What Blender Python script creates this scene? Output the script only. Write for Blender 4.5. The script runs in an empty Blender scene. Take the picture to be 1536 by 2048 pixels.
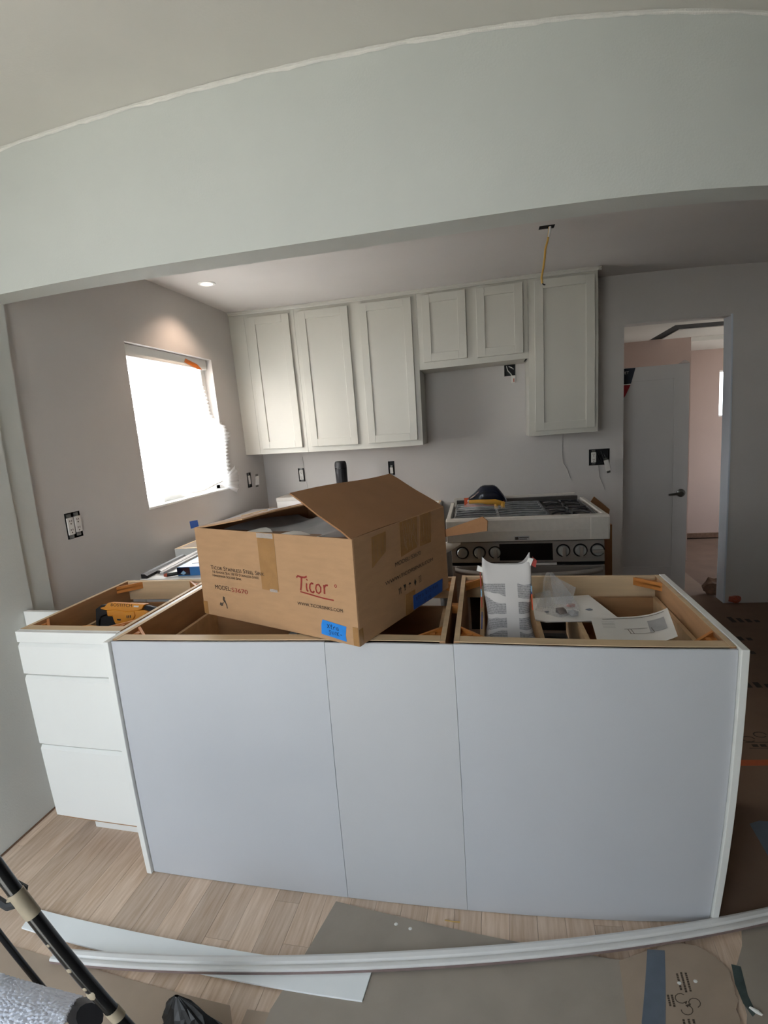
import bpy, bmesh, math, random
from mathutils import Vector, Matrix
random.seed(7)
SC = bpy.context.scene
COL = SC.collection
# ------------------------------------------------------------------ camera (wide phone lens with barrel distortion)
cam = bpy.data.cameras.new('camera'); cam_o = bpy.data.objects.new('camera', cam); COL.objects.link(cam_o)
R_, U_, F_ = Vector((.97874171, .192074, -.07191838)), Vector((.03799963, .174761, .98387734)), Vector((-.20154578, .96569466, -.16374714))
m = Matrix((R_, U_, -F_)).transposed().to_4x4(); m.translation = (1.20706, -1.35416, 1.48803)
cam_o.matrix_world = m
cam.type = 'PANO'; cam.panorama_type = 'FISHEYE_LENS_POLYNOMIAL'
cam.sensor_fit = 'HORIZONTAL'; cam.sensor_width = 15.36; cam.sensor_height = 20.48
cam.fisheye_fov = math.radians(170)
cam.fisheye_polynomial_k0 = 0.0; cam.fisheye_polynomial_k1 = -.1037091; cam.fisheye_polynomial_k2 = 2.4416288e-3
cam.fisheye_polynomial_k3 = 8.11915688e-5; cam.fisheye_polynomial_k4 = -8.08134513e-6
cam.clip_start = .01
SC.camera = cam_o
# ------------------------------------------------------------------ sky, sun and exposure
wd = bpy.data.worlds.new('sky'); SC.world = wd; wd.use_nodes = True
wn = wd.node_tree; wn.nodes.clear()
wo = wn.nodes.new('ShaderNodeOutputWorld'); bg = wn.nodes.new('ShaderNodeBackground')
tc = wn.nodes.new('ShaderNodeTexCoord'); sx = wn.nodes.new('ShaderNodeSeparateXYZ'); cr = wn.nodes.new('ShaderNodeValToRGB')
cr.color_ramp.elements[0].color = (.93, .97, 1, 1); cr.color_ramp.elements[1].color = (.62, .80, 1, 1)
wn.links.new(tc.outputs['Generated'], sx.inputs[0]); wn.links.new(sx.outputs[2], cr.inputs[0])
wn.links.new(cr.outputs[0], bg.inputs[0]); wn.links.new(bg.outputs[0], wo.inputs[0])
bg.inputs[1].default_value = 3.7
sun = bpy.data.lights.new('sun', 'SUN'); sun.energy = 25; sun.angle = math.radians(.6); sun.color = (1, .98, .95)
sun_o = bpy.data.objects.new('sun', sun); COL.objects.link(sun_o); sun_o.rotation_euler = Vector((.82, -.01, -.56)).to_track_quat('-Z', 'Y').to_euler()
SC.view_settings.view_transform = 'Standard'; SC.view_settings.look = 'None'
SC.view_settings.exposure = 0.68; SC.view_settings.gamma = 1.0; SC.view_settings.use_curve_mapping = False
SC.cycles.use_denoising = True; SC.cycles.max_bounces = 10; SC.cycles.diffuse_bounces = 6
SC.cycles.sample_clamp_indirect = 6.0; SC.cycles.transparent_max_bounces = 12
def portal(loc, rot, sx_, sy_):
    l = bpy.data.lights.new('daylight_portal', 'AREA'); l.shape = 'RECTANGLE'; l.size = sx_; l.size_y = sy_; l.cycles.is_portal = True
    o = bpy.data.objects.new('daylight_portal', l); o.location = loc; o.rotation_euler = rot; COL.objects.link(o)
# portals for the added glass door, kitchen window and added far-room opening
portal((.15, -2.0, 1.24), (math.radians(90), 0, 0), 1.4, 2.3)
portal((-.72, 1.65, 1.585), (0, math.radians(-90), 0), .92, .92)
portal((4.58, 4.075, 1.25), (0, math.radians(90), 0), 1.5, 1.55)
# ------------------------------------------------------------------ materials
def srgb(h):
    c = [int(h[i:i + 2], 16) / 255 for i in (0, 2, 4)]
    return tuple(x / 12.92 if x <= .04045 else ((x + .055) / 1.055) ** 2.4 for x in c) + (1,)
MATS = {}
def mat(name, col, rough=.6, var=.06, scale=6., bump=0., bscale=80., metal=0., spec=.5, rnd=0., stretch=None, col2=None, coat=0.):
    """procedural material: base colour with a noise variation (col2 = second colour), fine bump, optional per-object variation"""
    mt = bpy.data.materials.new(name); mt.use_nodes = True; N = mt.node_tree; b = N.nodes['Principled BSDF']
    b.inputs['Roughness'].default_value = rough; b.inputs['Metallic'].default_value = metal
    b.inputs['Specular IOR Level'].default_value = spec; b.inputs['Coat Weight'].default_value = coat
    c = srgb(col) if isinstance(col, str) else col
    c2 = srgb(col2) if col2 else tuple(max(0, x * (1 - var * 2)) for x in c[:3]) + (1,)
    tcn = N.nodes.new('ShaderNodeTexCoord'); mp = N.nodes.new('ShaderNodeMapping')
    N.links.new(tcn.outputs['Object'], mp.inputs[0])
    if stretch: mp.inputs['Scale'].default_value = stretch
    vec = mp.outputs[0]
    if rnd:
        oi = N.nodes.new('ShaderNodeObjectInfo'); ad = N.nodes.new('ShaderNodeVectorMath'); ml = N.nodes.new('ShaderNodeMath'); ml.operation = 'MULTIPLY'; ml.inputs[1].default_value = 37.
        N.links.new(oi.outputs['Random'], ml.inputs[0]); N.links.new(vec, ad.inputs[0]); N.links.new(ml.outputs[0], ad.inputs[1]); vec = ad.outputs[0]
    nz = N.nodes.new('ShaderNodeTexNoise'); nz.inputs['Scale'].default_value = scale; nz.inputs['Detail'].default_value = 5
    N.links.new(vec, nz.inputs[0])
    rp = N.nodes.new('ShaderNodeValToRGB'); rp.color_ramp.elements[0].position = .3; rp.color_ramp.elements[1].position = .7
    rp.color_ramp.elements[0].color = c2; rp.color_ramp.elements[1].color = c
    N.links.new(nz.outputs[0], rp.inputs[0]); out = rp.outputs[0]
    if rnd:
        hs = N.nodes.new('ShaderNodeHueSaturation'); mr = N.nodes.new('ShaderNodeMapRange')
        mr.inputs[3].default_value = 1 - rnd; mr.inputs[4].default_value = 1 + rnd
        N.links.new(oi.outputs['Random'], mr.inputs[0]); N.links.new(mr.outputs[0], hs.inputs['Value']); N.links.new(out, hs.inputs['Color']); out = hs.outputs[0]
    N.links.new(out, b.inputs['Base Color'])
    if bump:
        n2 = N.nodes.new('ShaderNodeTexNoise'); n2.inputs['Scale'].default_value = bscale; n2.inputs['Detail'].default_value = 3
        bp = N.nodes.new('ShaderNodeBump'); bp.inputs['Strength'].default_value = bump; bp.inputs['Distance'].default_value = .004
        N.links.new(vec, n2.inputs[0]); N.links.new(n2.outputs[0], bp.inputs['Height']); N.links.new(bp.outputs[0], b.inputs['Normal'])
    MATS[name] = mt
    return mt
M = MATS
mat('wall_paint', 'c9c5c2', .85, .02, 3, .12, 160)
mat('wall_paint_living', 'cdd0cc', .85, .02, 3, .12, 160)
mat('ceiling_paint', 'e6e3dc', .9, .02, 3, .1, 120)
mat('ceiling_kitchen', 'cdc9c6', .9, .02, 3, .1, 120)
mat('warm_lit_paint', 'bda79c', .85, .03, 3, .15, 120)  # pink of the hall's warm light put into the wall colour
mat('daylit_jamb_paint', 'd3dbe6', .5, .02)  # pale paint with bluish daylight mixed into its colour
mat('caulk', 'eceae4', .7, .03, 40, .5, 200)
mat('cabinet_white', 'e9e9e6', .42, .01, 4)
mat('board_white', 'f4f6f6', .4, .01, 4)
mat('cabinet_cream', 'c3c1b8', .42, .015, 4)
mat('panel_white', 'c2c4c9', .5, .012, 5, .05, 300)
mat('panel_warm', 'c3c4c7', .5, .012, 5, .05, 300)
mat('ply_pale', 'c9a981', .6, .10, 5, .1, 60, stretch=(1, 6, 6))
mat('ply_face', 'd8bd98', .6, .08, 5, .1, 60, stretch=(1, 8, 8))
mat('ply_brown', 'a87f58', .6, .12, 5, .1, 60, stretch=(1, 1, 6))
mat('corner_block', 'c8813e', .5, .10, 20)
mat('oak', 'e2cbb7', .5, .10, 7, .15, 40, stretch=(14, 1, 14), rnd=.15, col2='c8ab90')
mat('subfloor', '6b5140', .9, .1)
mat('kraft_sheet', 'ab9886', .85, .05, 9, .1, 60)
mat('kraft_sheet_grey', 'a3988c', .85, .05, 9, .1, 60)
mat('kraft_dark', '7a6250', .85, .08, 5, .1, 60)
mat('kraft_box', 'b8906a', .8, .05, 14, .12, 90, stretch=(1, 1, 4))
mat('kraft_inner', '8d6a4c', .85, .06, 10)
mat('kraft_flap', '9a6f4a', .8, .05, 10, .12, 90)
mat('packing_tape', 'a87c4c', .25, .08, 30, .3, 60)
mat('ink_black', '3a3026', .8, .1, 60)
mat('ink_red', '9c3a30', .8, .1, 60)
mat('ink_faded', '57493c', .8, .2, 60)
mat('blue_tape', '1d86e0', .7, .06, 40)
mat('blue_tape_dark', '2458b0', .7, .06, 40)
mat('pen_ink', '15233f', .8, .05)
mat('orange_tape', 'e0761f', .6, .06, 40)
mat('orange_tape_floor', 'b0552c', .6, .06, 40)
mat('grey_tape', '66707d', .45, .06, 30)
mat('paper', 'e6e3de', .8, .03, 20)
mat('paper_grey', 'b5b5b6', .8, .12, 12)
mat('foam_white', 'cbc6be', .75, .04, 40, .1, 200)
mat('steel', 'a39d97', .34, .06, 3, 0, metal=.55, stretch=(1, 30, 30))
mat('steel_dark', '6d6864', .35, .06, 3, metal=.9)
mat('chrome', 'b9bcb9', .25, .03, metal=.45)
mat('black_gloss', '141414', .2, .1)
mat('black_matte', '17161a', .5, .15, 30)
mat('painted_shadow', '060505', .95, .1)  # near-black painted where gaps and ceiling holes lie in shade
mat('grate_iron', '4d4e50', .35, .2, 20, metal=.4)
mat('grate_wrap', '8d9092', .25, .2, 25, .4, 30)
mat('navy_film', '10182f', .15, .3, 14, .3, 20)
mat('yellow_plastic', 'd9a13a', .4, .08)
mat('orange_tool', 'e89a2c', .42, .06, 20)
mat('rubber_black', '1d1e20', .7, .15, 40)
mat('blue_box', '2a6fae', .45, .15, 18)
mat('outlet_white', 'dedbd6', .35, .02)
mat('outlet_metal', '7d7c78', .35, .2, 60, metal=.7)
mat('cable_yellow', 'c9a04e', .5, .05)
mat('wire_white', 'd8d6d2', .5, .05)
mat('wire_faint', 'aeaaa6', .6, .05)
mat('tan_drip', '9b8e78', .7, .15, 30)
mat('towel_paper', 'd2d4de', .8, .05, 40)
mat('mauve_shade', '8f7b76', .7, .1, 30)  # the moulding's shadow side as a mauve colour
mat('bag_black', '0c0c0e', .45, .2, 30)
mat('nickel', '7a7772', .3, .05, metal=1.)
mat('door_paint', 'cfccca', .25, .02, 3)
mat('navy_print', '1b2230', .4, .05)
mat('red_print', 'a32430', .4, .05)
mat('red_plastic', 'a8523a', .35, .1)
mat('green_stain', '4d5a57', .7, .25, 20)
mat('dark_stain', '3f3a31', .8, .25, 20)
mat('kraft_shreds', '7b5d49', .8, .2, 40)
mat('moulding_primer', 'e2e0dd', .5, .03, 10)
mat('ground_bounce', 'b9b4aa', .95, .1, 3)
mat('print_blue', '2b4f94', .5, .1, 30)
mat('print_orange', 'd4562a', .5, .1, 30)
mat('print_red', 'a8392f', .5, .1, 30)
mat('print_lightblue', '8fb4cf', .5, .1, 30)
def glass_mat(name, fac, tint=(1, 1, 1, 1), rough=.05, gloss=(1, 1, 1, 1)):
    mt = bpy.data.materials.new(name); mt.use_nodes = True; N = mt.node_tree; N.nodes.clear()
    o = N.nodes.new('ShaderNodeOutputMaterial'); mx = N.nodes.new('ShaderNodeMixShader'); t = N.nodes.new('ShaderNodeBsdfTransparent'); g = N.nodes.new('ShaderNodeBsdfGlossy')
    t.inputs[0].default_value = tint; g.inputs[0].default_value = gloss; g.inputs['Roughness'].default_value = rough
    lw = N.nodes.new('ShaderNodeLayerWeight'); lw.inputs[0].default_value = fac
    N.links.new(lw.outputs[0], mx.inputs[0]); N.links.new(t.outputs[0], mx.inputs[1]); N.links.new(g.outputs[0], mx.inputs[2]); N.links.new(mx.outputs[0], o.inputs[0])
    MATS[name] = mt; return mt
glass_mat('window_glass', .15)
def film_mat(name, col, alpha, rough):
    mt = bpy.data.materials.new(name); mt.use_nodes = True; N = mt.node_tree; b = N.nodes['Principled BSDF']; o = N.nodes['Material Output']
    b.inputs['Base Color'].default_value = srgb(col); b.inputs['Roughness'].default_value = rough; b.inputs['Specular IOR Level'].default_value = .8
    t = N.nodes.new('ShaderNodeBsdfTransparent'); mx = N.nodes.new('ShaderNodeMixShader'); nz = N.nodes.new('ShaderNodeTexNoise'); nz.inputs['Scale'].default_value = 35.
    mr = N.nodes.new('ShaderNodeMapRange'); mr.inputs[1].default_value = .3; mr.inputs[2].default_value = .7; mr.inputs[3].default_value = alpha * .5; mr.inputs[4].default_value = min(1, alpha * 1.5)
    N.links.new(nz.outputs[0], mr.inputs[0]); N.links.new(mr.outputs[0], mx.inputs[0]); N.links.new(t.outputs[0], mx.inputs[1]); N.links.new(b.outputs[0], mx.inputs[2]); N.links.new(mx.outputs[0], o.inputs[0])
    MATS[name] = mt; return mt
film_mat('clear_film', 'd9dde0', .22, .2)
def shade_mat():
    mt = bpy.data.materials.new('shade_paper'); mt.use_nodes = True; N = mt.node_tree; N.nodes.clear()
    o = N.nodes.new('ShaderNodeOutputMaterial'); mx = N.nodes.new('ShaderNodeMixShader'); t = N.nodes.new('ShaderNodeBsdfTranslucent'); d = N.nodes.new('ShaderNodeBsdfDiffuse')
    nz = N.nodes.new('ShaderNodeTexNoise'); nz.inputs['Scale'].default_value = 20; mr = N.nodes.new('ShaderNodeMapRange'); mr.inputs[3].default_value = .9; mr.inputs[4].default_value = 1.
    cb = N.nodes.new('ShaderNodeCombineColor'); N.links.new(nz.outputs[0], mr.inputs[0])
    for i in range(3): N.links.new(mr.outputs[0], cb.inputs[i])
    N.links.new(cb.outputs[0], t.inputs[0]); d.inputs[0].default_value = (.85, .85, .85, 1); mx.inputs[0].default_value = .12
    N.links.new(t.outputs[0], mx.inputs[1]); N.links.new(d.outputs[0], mx.inputs[2]); N.links.new(mx.outputs[0], o.inputs[0])
    MATS['shade_paper'] = mt
shade_mat()
def bag_mat():
    """white paper sack printed with grey text blocks left and right of a plain centre seam"""
    mt = bpy.data.materials.new('bag_paper'); mt.use_nodes = True; N = mt.node_tree; b = N.nodes['Principled BSDF']; b.inputs['Roughness'].default_value = .6
    tcn = N.nodes.new('ShaderNodeTexCoord'); s = N.nodes.new('ShaderNodeSeparateXYZ'); N.links.new(tcn.outputs['Object'], s.inputs[0])
    def math_(op, a, c=None):
        n = N.nodes.new('ShaderNodeMath'); n.operation = op
        for i, v in enumerate((a, c)):
            if v is None: continue
            if isinstance(v, (int, float)): n.inputs[i].default_value = v
            else: N.links.new(v, n.inputs[i])
        return n.outputs[0]
    X, Z = s.outputs[0], s.outputs[2]
    n3 = N.nodes.new('ShaderNodeTexNoise'); n3.inputs['Scale'].default_value = 9; N.links.new(tcn.outputs['Object'], n3.inputs[0])
    rows = math_('GREATER_THAN', math_('FRACT', math_('MULTIPLY', math_('ADD', Z, math_('MULTIPLY', n3.outputs[0], .09)), 19.)), .26)
    fine = math_('GREATER_THAN', math_('FRACT', math_('MULTIPLY', Z, 190.)), .35)
    nz = N.nodes.new('ShaderNodeTexNoise'); nz.inputs['Scale'].default_value = 260; N.links.new(tcn.outputs['Object'], nz.inputs[0])
    ink = math_('MULTIPLY', math_('MULTIPLY', rows, math_('MAXIMUM', fine, .55)), math_('ADD', nz.outputs[0], .15))
    left = math_('MULTIPLY', math_('LESS_THAN', X, -.006), math_('GREATER_THAN', X, -.075)); right = math_('GREATER_THAN', X, .030)
    low = math_('LESS_THAN', Z, .318); fac = math_('MULTIPLY', math_('MULTIPLY', math_('ADD', left, right), ink), low)
    mx = N.nodes.new('ShaderNodeMix'); mx.data_type = 'RGBA'; mx.inputs[6].default_value = srgb('c2bebc'); mx.inputs[7].default_value = srgb('58585c')
    N.links.new(math_('MINIMUM', fac, 1.), mx.inputs[0]); N.links.new(mx.outputs[2], b.inputs['Base Color'])
    MATS['bag_paper'] = mt
bag_mat()
def emit_mat(name, col, s):
    mt = bpy.data.materials.new(name); mt.use_nodes = True; b = mt.node_tree.nodes['Principled BSDF']
    b.inputs['Emission Color'].default_value = col; b.inputs['Emission Strength'].default_value = s; MATS[name] = mt
emit_mat('lamp_lens', (1, .86, .74, 1), 4.)
# ------------------------------------------------------------------ mesh helpers
class MB:
    def __init__(s): s.v = []; s.f = []
    def add(s, v, f):
        n = len(s.v); s.v += [Vector(p) for p in v]; s.f += [tuple(i + n for i in q) for q in f]; return s
    def box(s, a, b):
        (x0, y0, z0), (x1, y1, z1) = a, b
        return s.add([(x0, y0, z0), (x1, y0, z0), (x1, y1, z0), (x0, y1, z0), (x0, y0, z1), (x1, y0, z1), (x1, y1, z1), (x0, y1, z1)],
                     [(0, 3, 2, 1), (4, 5, 6, 7), (0, 1, 5, 4), (1, 2, 6, 5), (2, 3, 7, 6), (3, 0, 4, 7)])
    def prism(s, poly, o, u, v, n):
        """polygon (2D points in the plane o + a*u + b*v) extruded along vector n"""
        o, u, v, n = Vector(o), Vector(u), Vector(v), Vector(n); k = len(poly)
        ar = sum(poly[i][0] * poly[(i + 1) % k][1] - poly[(i + 1) % k][0] * poly[i][1] for i in range(k))
        if (ar > 0) != (u.cross(v).dot(n) > 0): poly = poly[::-1]
        b = [o + u * p[0] + v * p[1] for p in poly]
        return s.add(b + [p + n for p in b], [tuple(range(k))[::-1], tuple(range(k, 2 * k))] + [(i, (i + 1) % k, k + (i + 1) % k, k + i) for i in range(k)])
    def flat(s, poly, z0, z1): return s.prism(poly, (0, 0, z0), (1, 0, 0), (0, 1, 0), (0, 0, z1 - z0))
    def slab(s, quad, t):
        """four 3D corners thickened along their normal by t"""
        q = [Vector(p) for p in quad]; n = (q[1] - q[0]).cross(q[2] - q[0]).normalized() * t
        return s.add(q + [p + n for p in q], [(3, 2, 1, 0), (4, 5, 6, 7), (0, 1, 5, 4), (1, 2, 6, 5), (2, 3, 7, 6), (3, 0, 4, 7)])
    def tube(s, pts, r, n=8, caps=True):
        pts = [Vector(p) for p in pts]; k = len(pts); rs = r if isinstance(r, (list, tuple)) else [r] * k; v = []; f = []
        up = None
        for i, p in enumerate(pts):
            t = (pts[min(i + 1, k - 1)] - pts[max(i - 1, 0)]).normalized()
            if up is None: up = Vector((0, 0, 1)) if abs(t.z) < .9 else Vector((1, 0, 0))
            a = t.cross(up).normalized(); b = a.cross(t).normalized(); up = b
            v += [p + (a * math.cos(2 * math.pi * j / n) + b * math.sin(2 * math.pi * j / n)) * rs[i] for j in range(n)]
        for i in range(k - 1):
            f += [(i * n + j, i * n + (j + 1) % n, (i + 1) * n + (j + 1) % n, (i + 1) * n + j) for j in range(n)]
        if caps: f += [tuple(range(n))[::-1], tuple(range((k - 1) * n, k * n))]
        return s.add(v, f)
    def lathe(s, o, axis, prof, n=20):
        """profile of (radius, height) about an axis"""
        o = Vector(o); ax = Vector(axis).normalized(); a = ax.orthogonal().normalized(); b = ax.cross(a); k = len(prof)
        v = [o + ax * h + (a * math.cos(2 * math.pi * j / n) + b * math.sin(2 * math.pi * j / n)) * r for r, h in prof for j in range(n)]
        f = [(i * n + j, i * n + (j + 1) % n, (i + 1) * n + (j + 1) % n, (i + 1) * n + j) for i in range(k - 1) for j in range(n)]
        return s.add(v, f + [tuple(range(n))[::-1], tuple(range((k - 1) * n, k * n))])
    def grid(s, fn, nu, nv, thick=0.):
        P = [[Vector(fn(i / nu, j / nv)) for i in range(nu + 1)] for j in range(nv + 1)]
        w = nu + 1; v = [p for r in P for p in r]; f = [(j * w + i, j * w + i + 1, (j + 1) * w + i + 1, (j + 1) * w + i) for j in range(nv) for i in range(nu)]
        if not thick: return s.add(v, f)
        nrm = []
        for j in range(nv + 1):
            for i in range(w):
                a = P[j][min(i + 1, nu)] - P[j][max(i - 1, 0)]; b = P[min(j + 1, nv)][i] - P[max(j - 1, 0)][i]; nrm.append(a.cross(b).normalized())
        k = len(v); v2 = [p - q * thick for p, q in zip(v, nrm)]; g = f + [tuple(x + k for x in q[::-1]) for q in f]
        ed = [(i, i + 1) for i in range(nu)] + [(j * w + nu, (j + 1) * w + nu) for j in range(nv)] + [(nv * w + i + 1, nv * w + i) for i in range(nu)] + [((j + 1) * w, j * w) for j in range(nv)]
        g += [(b, a, a + k, b + k) for a, b in ed]
        return s.add(v + v2, g)
    def ribbon(s, pts, wd, o, u, v, lift):
        """flat pen stroke of width wd through 2D points in the plane o + a*u + b*v, lifted along the normal"""
        o, u, v = Vector(o), Vector(u).normalized(), Vector(v).normalized(); n = u.cross(v) * lift; k = len(pts); P = [Vector((a, b)) for a, b in pts]; L = []; Rr = []
        for i in range(k):
            t = (P[min(i + 1, k - 1)] - P[max(i - 1, 0)]).normalized(); q = Vector((-t.y, t.x)) * wd / 2
            L.append(P[i] + q); Rr.append(P[i] - q)
        w3 = lambda p: o + u * p.x + v * p.y + n
        return s.add([w3(p) for p in L] + [w3(p) for p in Rr], [(i, k + i, k + i + 1, i + 1) for i in range(k - 1)])
    def mesh(s, name, smooth=False):
        me = bpy.data.meshes.new(name); me.from_pydata(s.v, [], s.f); me.update()
        if smooth:
            for p in me.polygons: p.use_smooth = True
            me.set_sharp_from_angle(angle=math.radians(42))
        return me
    def build(s, name, m_, parent=None, smooth=False, bevel=0., label=None, kind=None, xf=None):
        if xf is not None: s.v = [xf @ p for p in s.v]
        me = s.mesh(name, smooth)
        if m_: me.materials.append(M[m_] if isinstance(m_, str) else m_)
        o = bpy.data.objects.new(name, me); COL.objects.link(o)
        if parent: o.parent = parent
        if bevel:
            b = o.modifiers.new('bevel', 'BEVEL'); b.width = bevel; b.segments = 2; b.limit_method = 'ANGLE'; b.angle_limit = math.radians(50)
        if label: o['label'] = label
        if kind: o['kind'] = kind
        return o
def thing(name, label, cat, loc=(0, 0, 0), rz=0., group=None):
    o = bpy.data.objects.new(name, None); COL.objects.link(o); o.location = loc; o.rotation_euler = (0, 0, rz); o.empty_display_size = .05
    o['label'] = label; o['category'] = cat
    if group: o['group'] = group
    return o
def tag(o, label, cat, group=None):
    o['label'] = label; o['category'] = cat
    if group: o['group'] = group
    return o
def BX(a, b): return MB().box(a, b)
def rects(lo, hi, holes):
    """2D rectangle minus rectangular holes, as rectangles"""
    xs = sorted({lo[0], hi[0], *[h[0] for h in holes], *[h[2] for h in holes]}); ys = sorted({lo[1], hi[1], *[h[1] for h in holes], *[h[3] for h in holes]})
    out = []
    for i in range(len(xs) - 1):
        run = None
        for j in range(len(ys) - 1):
            cx, cy = (xs[i] + xs[i + 1]) / 2, (ys[j] + ys[j + 1]) / 2
            if any(h[0] < cx < h[2] and h[1] < cy < h[3] for h in holes):
                if run: out.append(run); run = None
            else: run = (xs[i], run[1] if run else ys[j], xs[i + 1], ys[j + 1])
        if run: out.append(run)
    return out
def wall(name, axis, c0, c1, lo, hi, holes, m_):
    b = MB()
    for r in rects(lo, hi, holes):
        if axis == 'x': b.box((c0, r[0], r[1]), (c1, r[2], r[3]))
        elif axis == 'y': b.box((r[0], c0, r[1]), (r[2], c1, r[3]))
        else: b.box((r[0], r[1], c0), (r[2], r[3], c1))
    return b.build(name, m_, kind='structure')
def text(s, size, name, m_, parent, o, u, v, lift=.0006, caps=False, width=None, label=None, shear=0.):
    cu = bpy.data.curves.new('t', 'FONT'); cu.body = s; cu.size = size; cu.shear = shear; cu.small_caps_scale = .78
    if caps:
        for i, ch in enumerate(s):
            if ch.islower(): cu.body_format[i].use_small_caps = True
    ob = bpy.data.objects.new('t', cu); COL.objects.link(ob); dg = bpy.context.evaluated_depsgraph_get()
    me = bpy.data.meshes.new_from_object(ob.evaluated_get(dg)); bpy.data.objects.remove(ob)
    o, u, v = Vector(o), Vector(u).normalized(), Vector(v).normalized(); n = u.cross(v)
    w = max(p.co.x for p in me.vertices); k = (width / w) if width else 1.
    for p in me.vertices: p.co = o + u * (p.co.x * k) + v * p.co.y + n * lift
    me.materials.clear(); me.materials.append(M[m_]); me.name = name
    ob = bpy.data.objects.new(name, me); COL.objects.link(ob); ob.parent = parent
    if label: ob['label'] = label
    return ob
# ------------------------------------------------------------------ the setting
XL, D, YU = -.677, 2.741, 2.4385          # kitchen left wall, back wall, face of the wall cabinets
YB0, YB1, ZB = .333, .4506, 2.0818        # dropped beam between the living room and the kitchen
ZK, ZL, H = 2.4144, 2.6144, .876
floor = BX((-.8, -2.2, -.12), (6.7, 5.1, -.013)).build('floor', 'subfloor', kind='structure')
pw = .0826; k0 = int((-.645 - .066) / pw) - 1
plank_me = {}
for k in range(k0, 27):
    x0 = .066 + k * pw
    y = -1.5 + random.uniform(0, .5)
    if k == 0: ends = [-1.6, .72]
    else:
        ends = [-1.6]; e = -1.6 + random.uniform(.5, 1.25)
        while e < .55: ends.append(e); e += random.uniform(.6, 1.2)
        ends.append(.72)
    for a, b in zip(ends[:-1], ends[1:]):
        p = BX((0, 0, -.012), (pw - .0009, b - a - .001, random.uniform(-.0004, 0))).build('plank', 'oak', floor)
        p.location = (x0, a, 0)
# walls with real openings for the window, the doorway and the electrical boxes
LBOX = [(.612, 1.082, .704, 1.202), (2.405, 1.09, 2.475, 1.21)]
wall('wall_left', 'x', XL - .13, XL, (YB1, -.01), (D + .12, ZK + .02), [(1.20, 1.131, 2.098, 2.038)] + LBOX, 'wall_paint')
wall('wall_living', 'x', XL - .13, -.642, (-2.8, -.01), (YB0, ZL + .1), [], 'wall_paint_living')
wall('wall_jamb', 'x', XL - .13, -.656, (YB0, -.01), (YB1, ZB + .1), [], 'wall_paint_living')
BBOX = [(-.378, 1.09, -.322, 1.205), (.418, 1.11, .472, 1.225), (1.955, 1.088, 2.098, 1.208), (1.36, 1.80, 1.44, 1.884)]
wall('wall_back', 'y', D, D + .12, (XL - .13, -.01), (6.6, ZK + .02), [(2.19, -.02, 2.905, 2.085)] + BBOX, 'wall_paint')
wall('wall_right', 'x', 6.5, 6.62, (-2.8, -.01), (D + .1, ZL + .1), [], 'wall_paint')
wall('wall_rear', 'y', -2.14, -2.02, (-.8, -.01), (6.62, ZL + .1), [(-.55, .08, .85, 2.4)], 'wall_paint_living')
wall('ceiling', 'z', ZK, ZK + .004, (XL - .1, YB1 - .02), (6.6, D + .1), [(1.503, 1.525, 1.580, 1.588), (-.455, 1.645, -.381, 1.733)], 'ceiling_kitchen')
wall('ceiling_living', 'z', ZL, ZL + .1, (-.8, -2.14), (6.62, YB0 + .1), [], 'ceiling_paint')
BX((-.8, YB0, ZB), (6.6, YB1, ZL + .05)).build('wall_header', 'wall_paint_living', kind='structure')
# uneven bead of caulk where the header meets the living room ceiling
def bead(i, j):
    rr = random.Random(i * 7919)
    w = (.007 + .005 * rr.random() + .004 * math.sin(i * 61) ** 2)
    return ((-.64 + 4.6 * i, YB0 - .001 - .004 * math.sin(math.pi * j), ZL - .0005 - w * j) if j else (-.64 + 4.6 * i, YB0 - .009 - .004 * rr.random(), ZL - .001))
MB().grid(bead, 160, 3).build('trim_1', 'caulk', kind='structure')
# electrical boxes are open and black inside; ceiling holes get solid blocks painted shadow-black
def cavity(name, a, b, open_axis, label=None):
    mb = MB().box(a, b); f = {'x+': 3, 'y-': 2, 'z-': 0}[open_axis]; mb.f.pop(f); return mb
# window in the left wall
w1 = thing('window_1', 'bright kitchen window with white frame behind a paper shade', 'window'); del w1['label'], w1['category']; w1['kind'] = 'structure'
fr = MB()
for a, b in [((-.80, 1.20, 1.131), (-.74, 1.25, 2.038)), ((-.80, 2.048, 1.131), (-.74, 2.098, 2.038)), ((-.80, 1.20, 1.985), (-.74, 2.098, 2.038)), ((-.80, 1.20, 1.131), (-.74, 2.098, 1.175))]: fr.box(a, b)
fr.build('window_frame', 'cabinet_white', w1, bevel=.003)
BX((-.775, 1.24, 1.17), (-.769, 2.05, 1.99)).build('pane', 'window_glass', w1)
BX((-.81, 1.20, 1.120), (-.672, 2.098, 1.1315)).build('window_sill', 'cabinet_white', w1, bevel=.002)
# unseen glass door behind the camera, placed and sized to let daylight in
w2 = thing('window_unseen', '', ''); del w2['label'], w2['category']; w2['kind'] = 'structure'
fr = MB()
for x in (-.55, .13, .80): fr.box((x, -2.12, .08), (x + .05, -2.06, 2.4))
fr.box((-.55, -2.12, .08), (.85, -2.06, .13)); fr.box((-.55, -2.12, 2.35), (.85, -2.06, 2.4)); fr.build('window_frame', 'cabinet_white', w2)
BX((-.51, -2.095, .12), (.81, -2.089, 2.36)).build('pane', 'window_glass', w2)
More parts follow.
